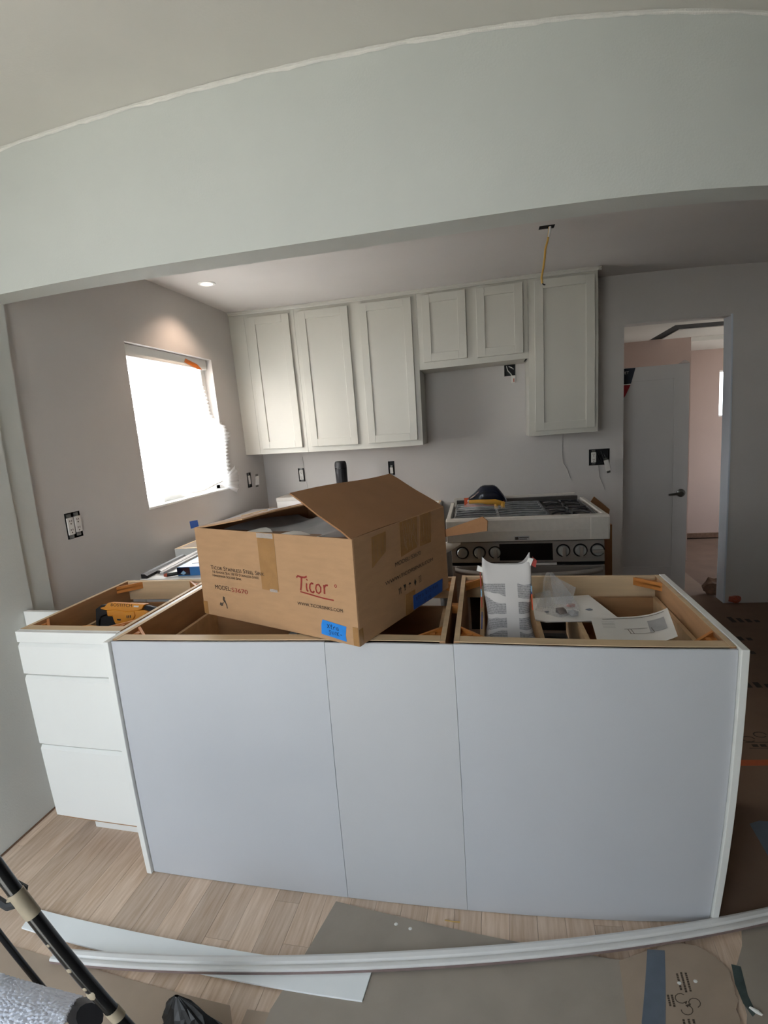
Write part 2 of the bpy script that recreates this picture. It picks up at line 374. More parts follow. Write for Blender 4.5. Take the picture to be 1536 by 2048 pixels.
# hall and far room beyond the doorway
wall('wall_hall_left', 'x', 1.3, 1.4, (D + .1, -.01), (5.0, 2.3), [], 'warm_lit_paint')
wall('wall_hall', 'y', 4.0, 4.1, (1.3, -.01), (3.07, 2.13), [], 'warm_lit_paint')
wall('wall_far', 'y', 4.9, 5.0, (1.3, -.01), (4.7, 2.3), [(3.672, 1.33, 3.80, 1.822)], 'warm_lit_paint')
wall('wall_far_right', 'x', 4.6, 4.7, (D + .1, -.01), (5.0, 2.3), [(3.3, .5, 4.85, 2.0)], 'warm_lit_paint')  # unseen window opening added to brighten the far room
MB().flat([(1.35, 2.86), (4.65, 2.86), (4.65, 3.141), (2.655, 3.141), (2.704, 3.999), (1.35, 3.999)], 2.092, 2.096).build('ceiling_hall', 'ceiling_paint', kind='structure')
MB().flat([(2.775, 3.42), (4.65, 3.40), (4.65, 3.999), (2.815, 3.999)], 2.090, 2.096).build('ceiling_hall.001', 'ceiling_paint', kind='structure')
BX((1.35, 2.865, 2.0965), (4.65, 3.998, 2.18)).build('ceiling_shade_block.002', 'painted_shadow', kind='structure')  # solid black block painted as the shade above the slot
MB().box((3.071, 3.9985, 2.05), (4.65, 4.055, 2.13)).box((1.45, 4.055, 2.05), (4.65, 4.95, 2.08)).build('ceiling_far', 'ceiling_paint', kind='structure')
w3 = thing('window_3', '', ''); del w3['label'], w3['category']; w3['kind'] = 'structure'
fr = MB()
for a, b_ in [((3.66, 4.93, 1.32), (3.685, 4.97, 1.83)), ((3.787, 4.93, 1.32), (3.81, 4.97, 1.83)), ((3.66, 4.93, 1.32), (3.81, 4.97, 1.345)), ((3.66, 4.93, 1.805), (3.81, 4.97, 1.83))]: fr.box(a, b_)
fr.build('window_frame', 'cabinet_white', w3); BX((3.68, 4.947, 1.34), (3.79, 4.953, 1.81)).build('pane', 'window_glass', w3)
# right-hand jamb of the doorway, bluish daylight put into its pale colour
MB().box((2.893, D - .004, 0), (2.9055, D + .124, 2.085)).build('trim_2', 'daylit_jamb_paint', kind='structure', bevel=.002)
MB().box((2.19, D + .003, 2.073), (2.893, D + .117, 2.0855)).build('trim_3', 'wall_paint', kind='structure', bevel=.002)
BX((1.3, 4.87, 0), (4.6, 4.9, .05)).build('baseboard_far', 'kraft_shreds', kind='structure')
BX((-30, -30, -.45), (30, 30, -.4)).build('ground', 'ground_bounce', kind='structure')  # unseen ground, made pale to bounce light up to the ceilings

# ------------------------------------------------------------------ wall cabinets
def shaker(x0, x1, z0, z1, parent, y=YU, rail=.056):
    mb = MB()
    for a, b in [((x0, z0), (x0 + rail, z1)), ((x1 - rail, z0), (x1, z1)), ((x0 + rail, z0), (x1 - rail, z0 + rail)), ((x0 + rail, z1 - rail), (x1 - rail, z1))]:
        mb.box((a[0], y - .021, a[1]), (b[0], y - .001, b[1]))
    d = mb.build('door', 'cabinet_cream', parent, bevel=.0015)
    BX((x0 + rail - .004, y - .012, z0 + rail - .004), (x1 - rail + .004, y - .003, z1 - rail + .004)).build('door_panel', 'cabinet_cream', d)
def upper(x0, x1, z0, z1, doors, label, group='white wall cabinets in a row'):
    t = thing('wall_cabinet', label, 'cabinet', group=group)
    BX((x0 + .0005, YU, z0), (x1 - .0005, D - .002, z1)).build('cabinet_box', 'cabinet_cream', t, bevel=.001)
    for d in doors: shaker(*d, t)
    return t
ZT = ZK - .024
upper(-.552, -.157, 1.3499, ZT, [(-.518, -.194, 1.390, 2.364)], 'white shaker wall cabinet with one tall door, nearest the window')
upper(-.157, .757, 1.3499, ZT, [(-.122, .257, 1.391, 2.367), (.341, .719, 1.391, 2.370)], 'wide white shaker wall cabinet with two tall doors')
t = upper(.757, 1.511, 1.881, ZT, [(.794, 1.098, 1.928, 2.374), (1.169, 1.477, 1.920, 2.371)], 'short white wall cabinet with two small doors above the range')
BX((1.492, 2.455, 1.8795), (1.503, 2.62, 1.8811)).build('gap', 'painted_shadow', t, label='black strip painted as the shaded gap under the right end')  # thin black strip paints the shade, no real opening
upper(1.511, 1.958, 1.3499, ZT, [(1.553, 1.934, 1.382, 2.371)], 'white shaker wall cabinet with one tall door, right end of the row')
tag(BX((XL + .001, YU + .001, 1.3499), (-.5525, YU + .02, ZT)).build('filler_strip', 'cabinet_cream', bevel=.001), 'white vertical filler strip between window wall and first wall cabinet', 'filler strip')
cm = MB()
prof = [(0, 0), (.006, 0), (.010, .006), (.010, .010), (.020, .017), (.020, .0235), (0, .0235)]
cm.prism(prof, (XL + .001, YU, ZT), (0, -1, 0), (0, 0, 1), (1.978 - XL, 0, 0)); cm.prism(prof, (1.958, YU - .02, ZT), (1, 0, 0), (0, 0, 1), (0, D - YU + .018, 0))
cm.build('trim_4', 'cabinet_cream', kind='structure')

# ------------------------------------------------------------------ base cabinets of the peninsula
def corner_blocks(t, xa, xb, ya, yb, which='abcd'):
    s = .075
    for k, (cx, cy, dx, dy) in zip('abcd', [(xa, ya, 1, 1), (xb, ya, -1, 1), (xa, yb, 1, -1), (xb, yb, -1, -1)]):
        if k not in which: continue
        b = MB()
        b.flat([(cx, cy), (cx + dx * s, cy), (cx, cy + dy * s)], H - .020, H - .014)
        b.flat([(cx + dx * s, cy), (cx + dx * (s - .012), cy), (cx, cy + dy * (s - .012)), (cx, cy + dy * s)], H - .032, H - .003)
        b.flat([(cx + dx * .02, cy + dy * .02), (cx + dx * .034, cy + dy * .02), (cx + dx * .034, cy + dy * .034), (cx + dx * .02, cy + dy * .034)], H - .032, H - .006)
        b.build('corner_block', 'corner_block', t)
def drawer_box(t, x0, x1, y0, y1, z0, z1, m_='ply_brown', th=.014):
    d = BX((x0, y0, z0), (x1, y1, z0 + .008)).build('inner_drawer', m_, t)
    BX((x0, y0, z0), (x0 + th, y1, z1)).build('drawer_side', 'ply_pale', d); BX((x1 - th, y0, z0), (x1, y1, z1)).build('drawer_side', 'ply_pale', d)
    BX((x0 + th, y0, z0), (x1 - th, y0 + th, z1)).build('drawer_side', m_, d); BX((x0 + th, y1 - th, z0), (x1 - th, y1, z1)).build('drawer_side', m_, d)
    return d
def base_cab(label, x0, x1, y0, y1, blocks='abcd', z0=0.):
    t = thing('base_cabinet', label, 'cabinet', group='open topped base cabinets of the peninsula')
    th = .016
    BX((x0, y0, z0), (x0 + th, y1, H)).build('side_panel', 'ply_brown', t, bevel=.0008); BX((x1 - th, y0, z0), (x1, y1, H)).build('side_panel', 'ply_brown', t, bevel=.0008)
    for a, b in [((x0, y0), (x0 + th, y1)), ((x1 - th, y0), (x1, y1))]: BX((a[0] + .0005, a[1] + .0005, H - .0008), (b[0] - .0005, b[1] - .0005, H + .0006)).build('side_edge', 'ply_face', t)
    BX((x0 + th, y0, H - .70), (x1 - th, y0 + .012, H - .002)).build('back_panel', 'ply_brown', t)
    BX((x0 + th, y0, H - .022), (x1 - th, y0 + .040, H)).build('top_rail', 'ply_face', t, bevel=.001)
    BX((x0 + th, y1 - .019, H - .085), (x1 - th, y1, H)).build('top_rail', 'ply_face', t, bevel=.001)
    BX((x0 + th, y0, .11), (x1 - th, y1, .125)).build('bottom_panel', 'ply_brown', t)
    corner_blocks(t, x0 + th, x1 - th, y0 + .040, y1 - .019, blocks)
    return t
# drawer cabinet at the left end, facing the living room
XA0, XA1, YA0, YA1 = -.437, -.0235, .077, .65
ta = base_cab('narrow white drawer cabinet at left end, yellow nailer inside its open top', XA0, XA1, YA0, YA1, z0=.11)
BX((XA0 + .0, YA0 - .004, .125), (XA1, YA0 - .0005, H)).build('face_frame', 'cabinet_white', ta)
def drawer_front(z0, z1, lip):
    y0 = YA0 - .0225
    pr = [(YA0 - .004, z0), (y0, z0), (y0, z1 - .012), (y0 + .009, z1), (YA0 - .004, z1)] if lip else [(YA0 - .004, z0), (y0, z0), (y0, z1), (YA0 - .004, z1)]
    MB().prism(pr, (XA0 + .001, 0, 0), (0, 1, 0), (0, 0, 1), (XA1 - XA0 - .002, 0, 0)).build('drawer_front', 'cabinet_white', ta, bevel=.001)
pr = [(YA0 - .004, .836), (YA0 - .0225, .836), (YA0 - .0225, H - .001), (YA0 - .004, H - .001)]
MB().prism(pr, (XA0 + .001, 0, 0), (0, 1, 0), (0, 0, 1), (XA1 - XA0 - .002, 0, 0)).build('top_rail', 'cabinet_white', ta, bevel=.001)
drawer_front(.717, .832, True); drawer_front(.440, .708, True); drawer_front(.135, .431, True)
BX((XA0 + .06, .165, 0), (XA1, .185, .112)).build('toe_kick', 'cabinet_white', ta)
BX((XA0 + .06, .60, 0), (XA1, .62, .112)).build('toe_kick', 'ply_brown', ta)
drawer_box(ta, XA0 + .045, XA1 - .03, YA0 + .05, .60, .700, .790)
tag(BX((-.640, .285, 0), (-.4385, .303, .862)).build('filler_board', 'cabinet_white', bevel=.001), 'white filler board between left wall and drawer cabinet', 'filler board')
# middle cabinet under the carton and the right cabinet
tb = base_cab('open wide base cabinet under the cardboard carton', .0005, 1.0735, .0095, .62)
drawer_box(tb, .035, .50, .07, .56, .62, .775); drawer_box(tb, .54, 1.035, .07, .56, .60, .775)
BX((.505, .05, .60), (.535, .60, .80)).build('divider', 'paper', tb, label='pale divider board')
tc_ = base_cab('open base cabinet at right end holding cement bag and papers', 1.0965, 1.8065, .0095, .635)
drawer_box(tc_, 1.165, 1.36, .06, .585, .66, .81); drawer_box(tc_, 1.475, 1.785, .06, .585, .66, .81)
BX((1.365, .07, .655), (1.47, .58, .665)).build('drawer_gap_shade', 'painted_shadow', tc_, label='black strip painted as shade between the drawers')  # black sheet stands in for the shade between the two drawers
BX((1.075, .30, H - .03), (1.095, .33, H - .004)).build('spacer_block', 'corner_block', tc_)
# white finished panels screwed to the back of the peninsula
G = 'white finished panels on the peninsula back'
def panel(x0, x1, label, m_, zt=.872):
    tag(BX((x0, .0, 0.0012), (x1, .0085, zt)).build('back_panel', m_, bevel=.0012), label, 'panel', G)
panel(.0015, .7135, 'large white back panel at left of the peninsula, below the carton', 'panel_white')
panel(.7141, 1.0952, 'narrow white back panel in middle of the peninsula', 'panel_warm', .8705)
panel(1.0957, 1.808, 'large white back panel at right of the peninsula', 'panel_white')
tag(BX((-.0205, -.012, .001), (-.001, .6, .874)).build('end_panel', 'cabinet_white', bevel=.0015), 'thin white end panel edge beside the drawer fronts', 'end panel')
tag(BX((1.809, -.014, .001), (1.829, .64, .8775)).build('end_panel', 'cabinet_white', bevel=.002), 'white end panel closing right side of the peninsula', 'end panel')

# ------------------------------------------------------------------ big cardboard carton
bw, bd, bh = .691, .561, .313
box = thing('cardboard_carton', 'large open brown cardboard carton with red and black print on the cabinets', 'box', (.835, -.045, .8785), -.403)
th = .004
b = MB(); b.box((-bw, 0, 0), (0, th, bh)); b.build('carton_side', 'kraft_box', box, bevel=.002)
BX((-th, th, 0), (0, bd, bh)).build('carton_side', 'kraft_box', box, bevel=.002)
BX((-bw, th, 0), (-bw + th, bd, bh)).build('carton_side', 'kraft_box', box, bevel=.002)
BX((-bw + th, bd - th, 0), (-th, bd, bh)).build('carton_side', 'kraft_box', box, bevel=.002)
BX((-bw + th, th, 0), (-th, bd - th, th)).build('carton_bottom', 'kraft_inner', box)
def flap(base, sg, Ln, an, tw, curl, m_, name='flap'):
    def fn(i, j):
        # i along the depth, j away from the hinge, with a slight curl towards the tip
        l = Ln * j; z = bh + l * math.sin(an) - curl * j * j; x = base + sg * l * math.cos(an)
        y = tw * j + bd * i + (.0 if i not in (0, 1) else 0)
        return (x, y + .003 * math.sin(9 * j + base * 7), z + .003 * math.sin(6 * i))
    return MB().grid(fn, 10, 6, .005 if sg < 0 else -.005).build(name, m_, box, smooth=True)
flap(-.002, -1, .283, .465, .035, .004, 'kraft_flap')
flap(-bw + .002, 1, .205, .14, .04, -.004, 'kraft_box')
# front flap folded inside, back flap sticking out behind
MB().slab([(-bw + .02, .012, bh - .006), (-.02, .012, bh - .006), (-.03, .23, bh - .045), (-bw + .04, .23, bh - .05)], -.004).build('flap', 'kraft_inner', box)
MB().slab([(-.16, bd + .006, .165), (.155, bd + .02, .225), (.158, bd + .02, .262), (.140, bd + .02, .276), (-.16, bd + .006, .24)][:4], .005).build('flap', 'kraft_flap', box)
def sheet(i, j):
    return (-bw + .05 + (bw - .09) * i, .03 + .42 * j, bh - .032 + .012 * math.sin(9 * i + 4 * j) + .008 * math.sin(23 * i + 2))
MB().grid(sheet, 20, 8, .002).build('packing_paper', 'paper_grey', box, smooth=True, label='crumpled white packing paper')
MB().grid(lambda i, j: (-.50 + .34 * i, .02 + .07 * j + .02 * math.sin(11 * i), bh - .020 + .010 * math.sin(14 * i)), 16, 2, .001).build('packing_paper', 'paper', box, smooth=True, label='torn white paper strip')
# print and tape on the front (plane y=0) and on the right side (plane x=0)
FO, FU, FV = (0, 0, 0), (1, 0, 0), (0, 0, 1)
def ftext(s, x, z, size, width, m_, **k): return text(s, size, 'printed_text', m_, box, (x, -.0008, z), FU, FV, caps=True, width=width, **k)
ftext('Ticor Stainless Steel Sink', -.626, .171, .020, .262, 'ink_black')
ftext('16 Gauge Sus 18/10 Stainless Steel', -.621, .158, .013, .232, 'ink_black')
ftext('Handmade Square Sink', -.621, .145, .013, .146, 'ink_black')
ftext('MODEL:', -.617, .101, .021, .083, 'ink_black'); ftext('S3670', -.531, .100, .021, .080, 'ink_red')
ftext('www.ticorsinks.com', -.230, .094, .018, .178, 'ink_black')
lg = MB()
def st(pts, w): lg.ribbon([(a, c) for a, c in pts], w, (0, -.0009, 0), FU, FV, 0)
st([(-.225, .180), (-.219, .186), (-.205, .183), (-.190, .184), (-.182, .188)], .006)
st([(-.204, .184), (-.206, .168), (-.209, .152), (-.212, .141)], .0065)
st([(-.185, .166), (-.187, .156), (-.186, .145), (-.181, .141)], .0058); st([(-.184, .176), (-.181, .179)], .006)
st([(-.158, .167), (-.165, .169), (-.172, .163), (-.174, .152), (-.170, .142), (-.162, .140), (-.156, .145)], .006)
st([(-.137, .168), (-.146, .165), (-.150, .154), (-.147, .143), (-.139, .140), (-.131, .147), (-.130, .159), (-.137, .168)], .0055)
st([(-.117, .168), (-.116, .155), (-.117, .141)], .0065); st([(-.116, .160), (-.110, .168), (-.101, .169)], .0055)
st([(-.214, .137), (-.185, .134), (-.150, .130), (-.115, .127), (-.083, .126)], .0042)
for k in range(10): st([(-.072 + .004 * math.cos(.63 * k), .170 + .004 * math.sin(.63 * k)), (-.072 + .004 * math.cos(.63 * (k + 1)), .170 + .004 * math.sin(.63 * (k + 1)))], .0022)
lg.build('printed_text', 'ink_red', box, label='red brush-lettered logo')
for q, w in [([(-.575, .076), (-.578, .066), (-.572, .058)], .010), ([(-.572, .060), (-.566, .048), (-.564, .036)], .005), ([(-.600, .050), (-.592, .046), (-.586, .050)], .011), ([(-.586, .050), (-.580, .056)], .004)]:
    MB().ribbon(q, w, (0, -.0008, 0), FU, FV, 0).build('smudge', 'ink_faded', box)
def ftape(x0, x1, z0, z1, m_, name='tape', dx=0, dz=0, lift=.0006, label=None):
    q = [(x0, -lift, z0), (x1, -lift, z0 + dz), (x1 + dx, -lift, z1 + dz), (x0 + dx, -lift, z1)]
    return MB().slab(q, .0005).build(name, m_, box, label=label)
ftape(-.380, -.306, .126, .313, 'packing_tape', label='brown packing tape')
ftape(-.345, -.312, .122, .131, 'clear_film', lift=.0012, label='shiny wrinkle of clear tape')
ftape(-.381, -.310, .296, .312, 'clear_film', lift=.0012, label='shiny wrinkle of clear tape')
ftape(-.020, -.001, .002, .056, 'packing_tape'); ftape(-.690, -.668, .002, .048, 'packing_tape')
bt = MB(); bt.prism([(-.141, .016), (-.046, .008), (-.048, .026), (-.043, .053), (-.133, .061), (-.139, .045)], (0, -.0008, 0), FU, FV, (0, -.0004, 0)); bt.build('masking_tape', 'blue_tape', box, label='blue masking tape with handwriting')
hw = MB()
def hs(pts, o=(0, -.0015, 0), u=FU, v=FV): hw.ribbon(pts, .0019, o, u, v, 0)
hs([(-.116, .050), (-.107, .039)]); hs([(-.107, .050), (-.116, .038)]); hs([(-.100, .052), (-.101, .038), (-.097, .037)]); hs([(-.105, .046), (-.096, .047)])
hs([(-.092, .045), (-.092, .037)]); hs([(-.092, .042), (-.088, .046), (-.085, .045)]); hs([(-.075, .045), (-.081, .044), (-.082, .038), (-.076, .037), (-.075, .045), (-.073, .036)])
hs([(-.103, .031), (-.110, .032), (-.109, .027), (-.104, .025), (-.106, .020), (-.112, .021)]); hs([(-.099, .031), (-.098, .021)])
hs([(-.093, .021), (-.093, .031), (-.086, .021), (-.086, .031)]); hs([(-.080, .031), (-.080, .020)]); hs([(-.073, .031), (-.080, .026), (-.072, .020)]); hs([(-.068, .025), (-.061, .025)])
hw.build('handwriting', 'pen_ink', box)
RU, RV = (0, 1, 0), (0, 0, 1)
def rtext(s, y, z, size, width, m_): return text(s, size, 'printed_text', m_, box, (.0008, y, z), RU, RV, caps=True, width=width)
rtext('MODEL: S3670', .206, .176, .019, .165, 'ink_faded'); rtext('www.ticorsinks.com', .146, .133, .022, .306, 'ink_black')
ic = MB(); RO = (.0009, 0, 0)
for y in (.221, .231): ic.ribbon([(y, .082), (y, .098)], .003, RO, RU, RV, 0); ic.prism([(y - .004, .097), (y + .004, .097), (y, .104)], RO, RU, RV, (.0002, 0, 0))
ic.prism([(.249, .104), (.263, .104), (.259, .094), (.2575, .093), (.2575, .087), (.261, .085), (.251, .085), (.2545, .087), (.2545, .093), (.253, .094)], RO, RU, RV, (.0002, 0, 0))
ic.prism([(.279, .096), (.283, .101), (.289, .102), (.294, .098), (.295, .095)], RO, RU, RV, (.0002, 0, 0)); ic.ribbon([(.287, .096), (.287, .086), (.284, .085)], .0015, RO, RU, RV, 0)
ic.prism([(.315, .092), (.322, .104), (.329, .092), (.322, .080)], RO, RU, RV, (.0002, 0, 0))
for y0, z0, y1, z1 in [(.348, .084, .348, .104), (.362, .084, .362, .104), (.348, .084, .362, .084), (.348, .104, .362, .104), (.351, .087, .359, .101), (.359, .087, .351, .101)]: ic.ribbon([(y0, z0), (y1, z1)], .0014, RO, RU, RV, 0)
ic.build('printed_symbol', 'ink_black', box)
def rtape(q, m_='packing_tape', lift=.0006, name='tape', label=None): return MB().prism(q, (lift, 0, 0), RU, RV, (.0005, 0, 0)).build(name, m_, box, label=label)
rtape([(.086, .205), (.161, .237), (.169, .300), (.092, .298)]); rtape([(.246, .198), (.351, .206), (.362, .312), (.251, .312)]); rtape([(.370, .204), (.447, .203), (.458, .312), (.381, .312)])
rtape([(.257, .070), (.318, .069), (.314, .001), (.250, .001)]); rtape([(.0, .001), (.02, .001), (.02, .05), (.0, .05)])
for k in range(9):
    wr = MB(); y = .27 + .009 * k; wr.ribbon([(y, .31 - .01 * (k % 3)), (y + .012 * math.sin(k * 2.1), .26), (y + .018 * math.cos(k * 1.7), .21 + .01 * (k % 4))], .0016, (.0014, 0, 0), RU, RV, 0).build('tape_wrinkle', 'clear_film', box)
for k in range(4):
    MB().ribbon([(.10 + .02 * k, .29), (.098 + .019 * k, .22 + .006 * k)], .0016, (.0014, 0, 0), RU, RV, 0).build('tape_wrinkle', 'clear_film', box); MB().ribbon([(.385 + .018 * k, .30), (.383 + .018 * k, .22)], .0012, (.0014, 0, 0), RU, RV, 0).build('tape_wrinkle', 'clear_film', box)

rtape([(.300, .004), (.420, .003), (.505, .004), (.513, .050), (.42, .051), (.302, .052)], 'blue_tape_dark', .0012, 'masking_tape', 'blue masking tape strip with handwriting')
hw = MB(); ho = (.0022, 0, 0)
def hr(pts): hw.ribbon(pts, .0018, ho, RU, RV, 0)
x = .318
for gl in [[[(0, 10), (8, 0)], [(8, 10), (0, 0)]], [[(4, 13), (4, 0), (7, 0)], [(0, 9), (8, 9)]], [[(0, 9), (0, 0)], [(0, 6), (4, 9), (7, 9)]], [[(7, 8), (1, 8), (0, 1), (5, 0), (7, 8), (8, 0)]], None,
           [[(0, 13), (0, 0)], [(7, 9), (0, 5), (7, 0)]], [[(2, 9), (2, 0)]], [[(3, 13), (3, 0), (6, 0)], [(0, 9), (7, 9)]], [[(7, 9), (1, 8), (0, 2), (6, 0)]], [[(0, 13), (0, 0)], [(0, 6), (5, 8), (6, 0)]], [[(0, 4), (6, 5), (4, 9), (0, 7), (1, 1), (6, 0)]], [[(0, 9), (0, 0)], [(0, 6), (5, 8), (6, 0)]]]:
    if gl:
        for s_ in gl: hr([(x + a * .0011, .031 + c_ * .0011) for a, c_ in s_])
    x += .0135
x = .372
for gl in [[[(7, 9), (1, 9), (1, 5), (6, 4), (6, 0), (0, 0)]], [[(2, 9), (2, 0)]], [[(0, 0), (0, 9), (7, 0), (7, 9)]], [[(0, 9), (0, 0)], [(7, 9), (0, 5), (7, 0)]]]:
    for s_ in gl: hr([(x + a * .0012, .010 + c_ * .0012) for a, c_ in s_])
    x += .0135
hw.build('handwriting', 'pen_ink', box)

# ------------------------------------------------------------------ gas range, still in its packing, pulled out from the wall
rg = thing('gas_range', 'stainless steel gas range with white foam packing along its cooktop', 'range', (.995, 1.54, 0), .018)
RW, RD = .822, .66
BX((0, .035, .06), (RW, RD, .895)).build('range_body', 'steel_dark', rg, bevel=.003)
for x in (.04, RW - .04):
    for y in (.08, RD - .06): MB().lathe((x, y, 0), (0, 0, 1), [(.018, 0), (.018, .062)], 10).build('foot', 'black_matte', rg)
MB().prism([(.030, .672), (.004, .672), (.012, .792), (.035, .792)], (0, 0, 0), (0, 1, 0), (0, 0, 1), (RW, 0, 0)).build('control_panel', 'steel', rg, bevel=.002)
dx = lambda z: .004 + .008 * (z - .672) / .12
MB().slab([(.270, dx(.684) - .001, .684), (.555, dx(.684) - .001, .684), (.555, dx(.780) - .001, .780), (.270, dx(.780) - .001, .780)], .0012).build('display', 'black_gloss', rg)
for k, (fx, ang) in enumerate([(.062, None), (.158, 0), (.246, 0), (.610, 0), (.698, 0), (.785, 90)]):
    z = .733 + .004 * (k > 2); o = (fx, dx(z), z); ax = (0, -1, .07)
    kn = MB().lathe(o, ax, [(.036, -.004), (.037, .004), (.032, .004), (.031, .006)], 24).build('knob', 'black_gloss', rg, smooth=True)
    MB().lathe(o, ax, [(.030, .004), (.029, .022), (.026, .025)], 24).build('knob_face', 'chrome', kn, smooth=True)
    if ang is not None:
        a, c = (.009, .028) if ang == 0 else (.028, .009)
        BX((fx - a, o[1] - .040, z - c), (fx + a, o[1] - .020, z + c)).build('knob_grip', 'steel', kn, bevel=.003)
BX((0, .010, .655), (RW, .034, .6715)).build('gap_shadow_bar', 'painted_shadow', rg)  # solid bar painted black as the shaded gap above the oven door
BX((.0, .0, .18), (RW, .034, .652)).build('oven_door', 'steel', rg, bevel=.003)
BX((.09, -.002, .27), (RW - .09, .001, .55)).build('door_glass', 'black_gloss', rg)
BX((.0, .004, .075), (RW, .034, .172)).build('bottom_drawer', 'steel', rg, bevel=.003)
hb = MB(); hb.grid(lambda i, j: (.015 + (RW - .03) * i, -.012 - .040 * math.sin(math.pi * i) ** .6 - .012 * math.cos(math.pi * (j - .5)), .634 - .024 * math.sin(math.pi * i) ** .6 + .016 * (j - .5) * 2), 28, 6, .012).build('door_handle', 'steel', rg, smooth=True)
BX((.242, .003, .655), (.575, .0085, .668)).build('protective_strip', 'paper', rg)
BX((.015, .03, .893), (RW - .015, RD - .03, .903)).build('cooktop', 'steel_dark', rg, bevel=.002)
for x0, x1, nb in [(.028, .272, 7), (.280, .545, 7), (.553, .795, 0)]:
    g = MB(); y0, y1, z = .06, .60, .925
    for a, b in [((x0, y0), (x1, y0)), ((x1, y0), (x1, y1)), ((x1, y1), (x0, y1)), ((x0, y1), (x0, y0))]: g.tube([(a[0], a[1], z), (b[0], b[1], z)], .006, 6)
    for cx, cy in [(x0, y0), (x1, y0), (x0, y1), (x1, y1), (x0, .33), (x1, .33)]: g.tube([(cx, cy, .902), (cx, cy, z)], .006, 6)
    if nb:
        for k in range(nb): g.tube([(x0, y0 + .03 + k * (y1 - y0 - .06) / (nb - 1), z + .002), ((x0 + x1) / 2, y0 + .03 + k * (y1 - y0 - .06) / (nb - 1) + .006 * math.sin(3 * k), z + .009), (x1, y0 + .03 + k * (y1 - y0 - .06) / (nb - 1), z + .002)], .007, 6)
    else:
        g.tube([(x0, .33, z), (x1, .33, z)], .006, 6)
        for cy in (.19, .47):
            for a in range(6):
                c_, s_ = math.cos(a * math.pi / 3 + .5), math.sin(a * math.pi / 3 + .5); cx = (x0 + x1) / 2
                g.tube([(cx + .025 * c_, cy + .025 * s_, z + .004), (cx + .075 * c_, cy + .075 * s_, z + .008), (cx + .115 * c_, cy + .12 * s_, z)], .006, 6)
    gr = g.build('grate', 'grate_iron' if not nb else 'grate_wrap', rg, smooth=True)
    for cy in (.19, .47): MB().lathe(((x0 + x1) / 2, cy, .903), (0, 0, 1), [(.045, 0), (.045, .008), (.030, .009), (.030, .016), (.012, .018)], 18).build('burner', 'black_matte', rg, smooth=True)
fm = MB()
fm.prism([(-.015, .800), (-.022, .86), (-.018, .925), (-.006, .935), (.045, .935), (.045, .905), (.034, .897), (.033, .800)], (-.022, 0, 0), (0, 1, 0), (0, 0, 1), (RW + .044, 0, 0)); fm.build('foam_front', 'foam_white', rg, bevel=.004, label='white foam packing strip across the front')
for x in (-.02, RW - .004): BX((x, .045, .88), (x + .024, RD, .935)).build('foam_side', 'foam_white', rg, bevel=.004)
BX((RW - .075, -.0265, .805), (RW + .015, -.018, .928)).build('foam_corner', 'foam_white', rg, bevel=.002)
BX((.02, RD - .02, .893), (RW - .02, RD + .012, .948)).build('rear_trim', 'steel_dark', rg, bevel=.002, label='brownish rear trim')
BX((.0, RD + .012, .90), (RW - .03, RD + .03, .962)).build('foam_rear', 'foam_white', rg, bevel=.003)
BX((.352, -.0238, .808), (.432, -.0205, .831)).build('label_sticker', 'paper_grey', rg)
lb = MB(); lb.box((.356, -.0246, .811), (.374, -.0236, .828))
lb.box((.378, -.0246, .822), (.428, -.0236, .827)); lb.box((.378, -.0246, .813), (.418, -.0236, .817)); lb.build('label_print', 'ink_black', rg)
MB().grid(lambda i, j: (-.03 + .085 * i, -.004 - .028 * math.sin(2.2 * j) * (1 - i), .803 - .062 * j * (1 - .75 * i)), 5, 6, .002).build('foam_tag', 'paper', rg, smooth=True, label='peeled white packing sheet')
# clear bag with navy print and a yellow tool, on the cooktop
pb = thing('tool_bag', 'clear plastic bag with navy print and yellow tool on the cooktop', 'bag', (1.185, 1.83, .9425), .018)
def hump(i, j):
    a = math.pi * j; w = math.sin(math.pi * i) ** .5
    return (-.115 + .26 * i, .02 - .050 * math.cos(a) * w, .040 + .004 * math.sin(19 * i) + (.112 * math.sin(a) ** .7) * math.sin(math.pi * i ** 1.25) ** .75)
MB().grid(hump, 18, 10, .002).build('bag_print', 'navy_film', pb, smooth=True)
pbm = MB()
for x, z, w, h in [(.035, .092, .03, .016), (.055, .118, .03, .012), (.075, .100, .018, .010), (.02, .068, .02, .010), (.05, .070, .018, .010)]: pbm.prism([(x, z), (x + w, z - .004), (x + w - .004, z + h), (x + .004, z + h)], (0, .0, 0), (1, 0, 0), (0, .18, .98), (0, -.003, 0))
pbm.build('bag_lettering', 'print_lightblue', pb)
MB().tube([(-.085, -.02, .052), (-.02, -.025, .050), (.07, -.025, .046), (.125, -.02, .030)], [.012, .017, .018, .014], 10).build('yellow_tool', 'yellow_plastic', pb, smooth=True)
for x in (.075, .113): MB().tube([(x, -.025, .040), (x + .002, -.035, .006)], [.013, .012], 8).build('tool_tine', 'yellow_plastic', pb, smooth=True)
MB().grid(lambda i, j: (-.135 + .30 * i - .03 * (1 - j) * (1 - i), -.075 + .055 * j + .008 * math.sin(13 * i), .004 + .05 * j * math.sin(math.pi * min(1, i + .1)) + .008 * math.sin(17 * i + 5 * j) ** 2), 22, 6, .001).build('bag_film', 'clear_film', pb, smooth=True)
MB().grid(lambda i, j: (-.115 + .24 * i, -.045 + .02 * j, .020 + .055 * j), 10, 2, .001).build('bag_band', 'print_orange', pb, label='orange printed band').location.y = .03
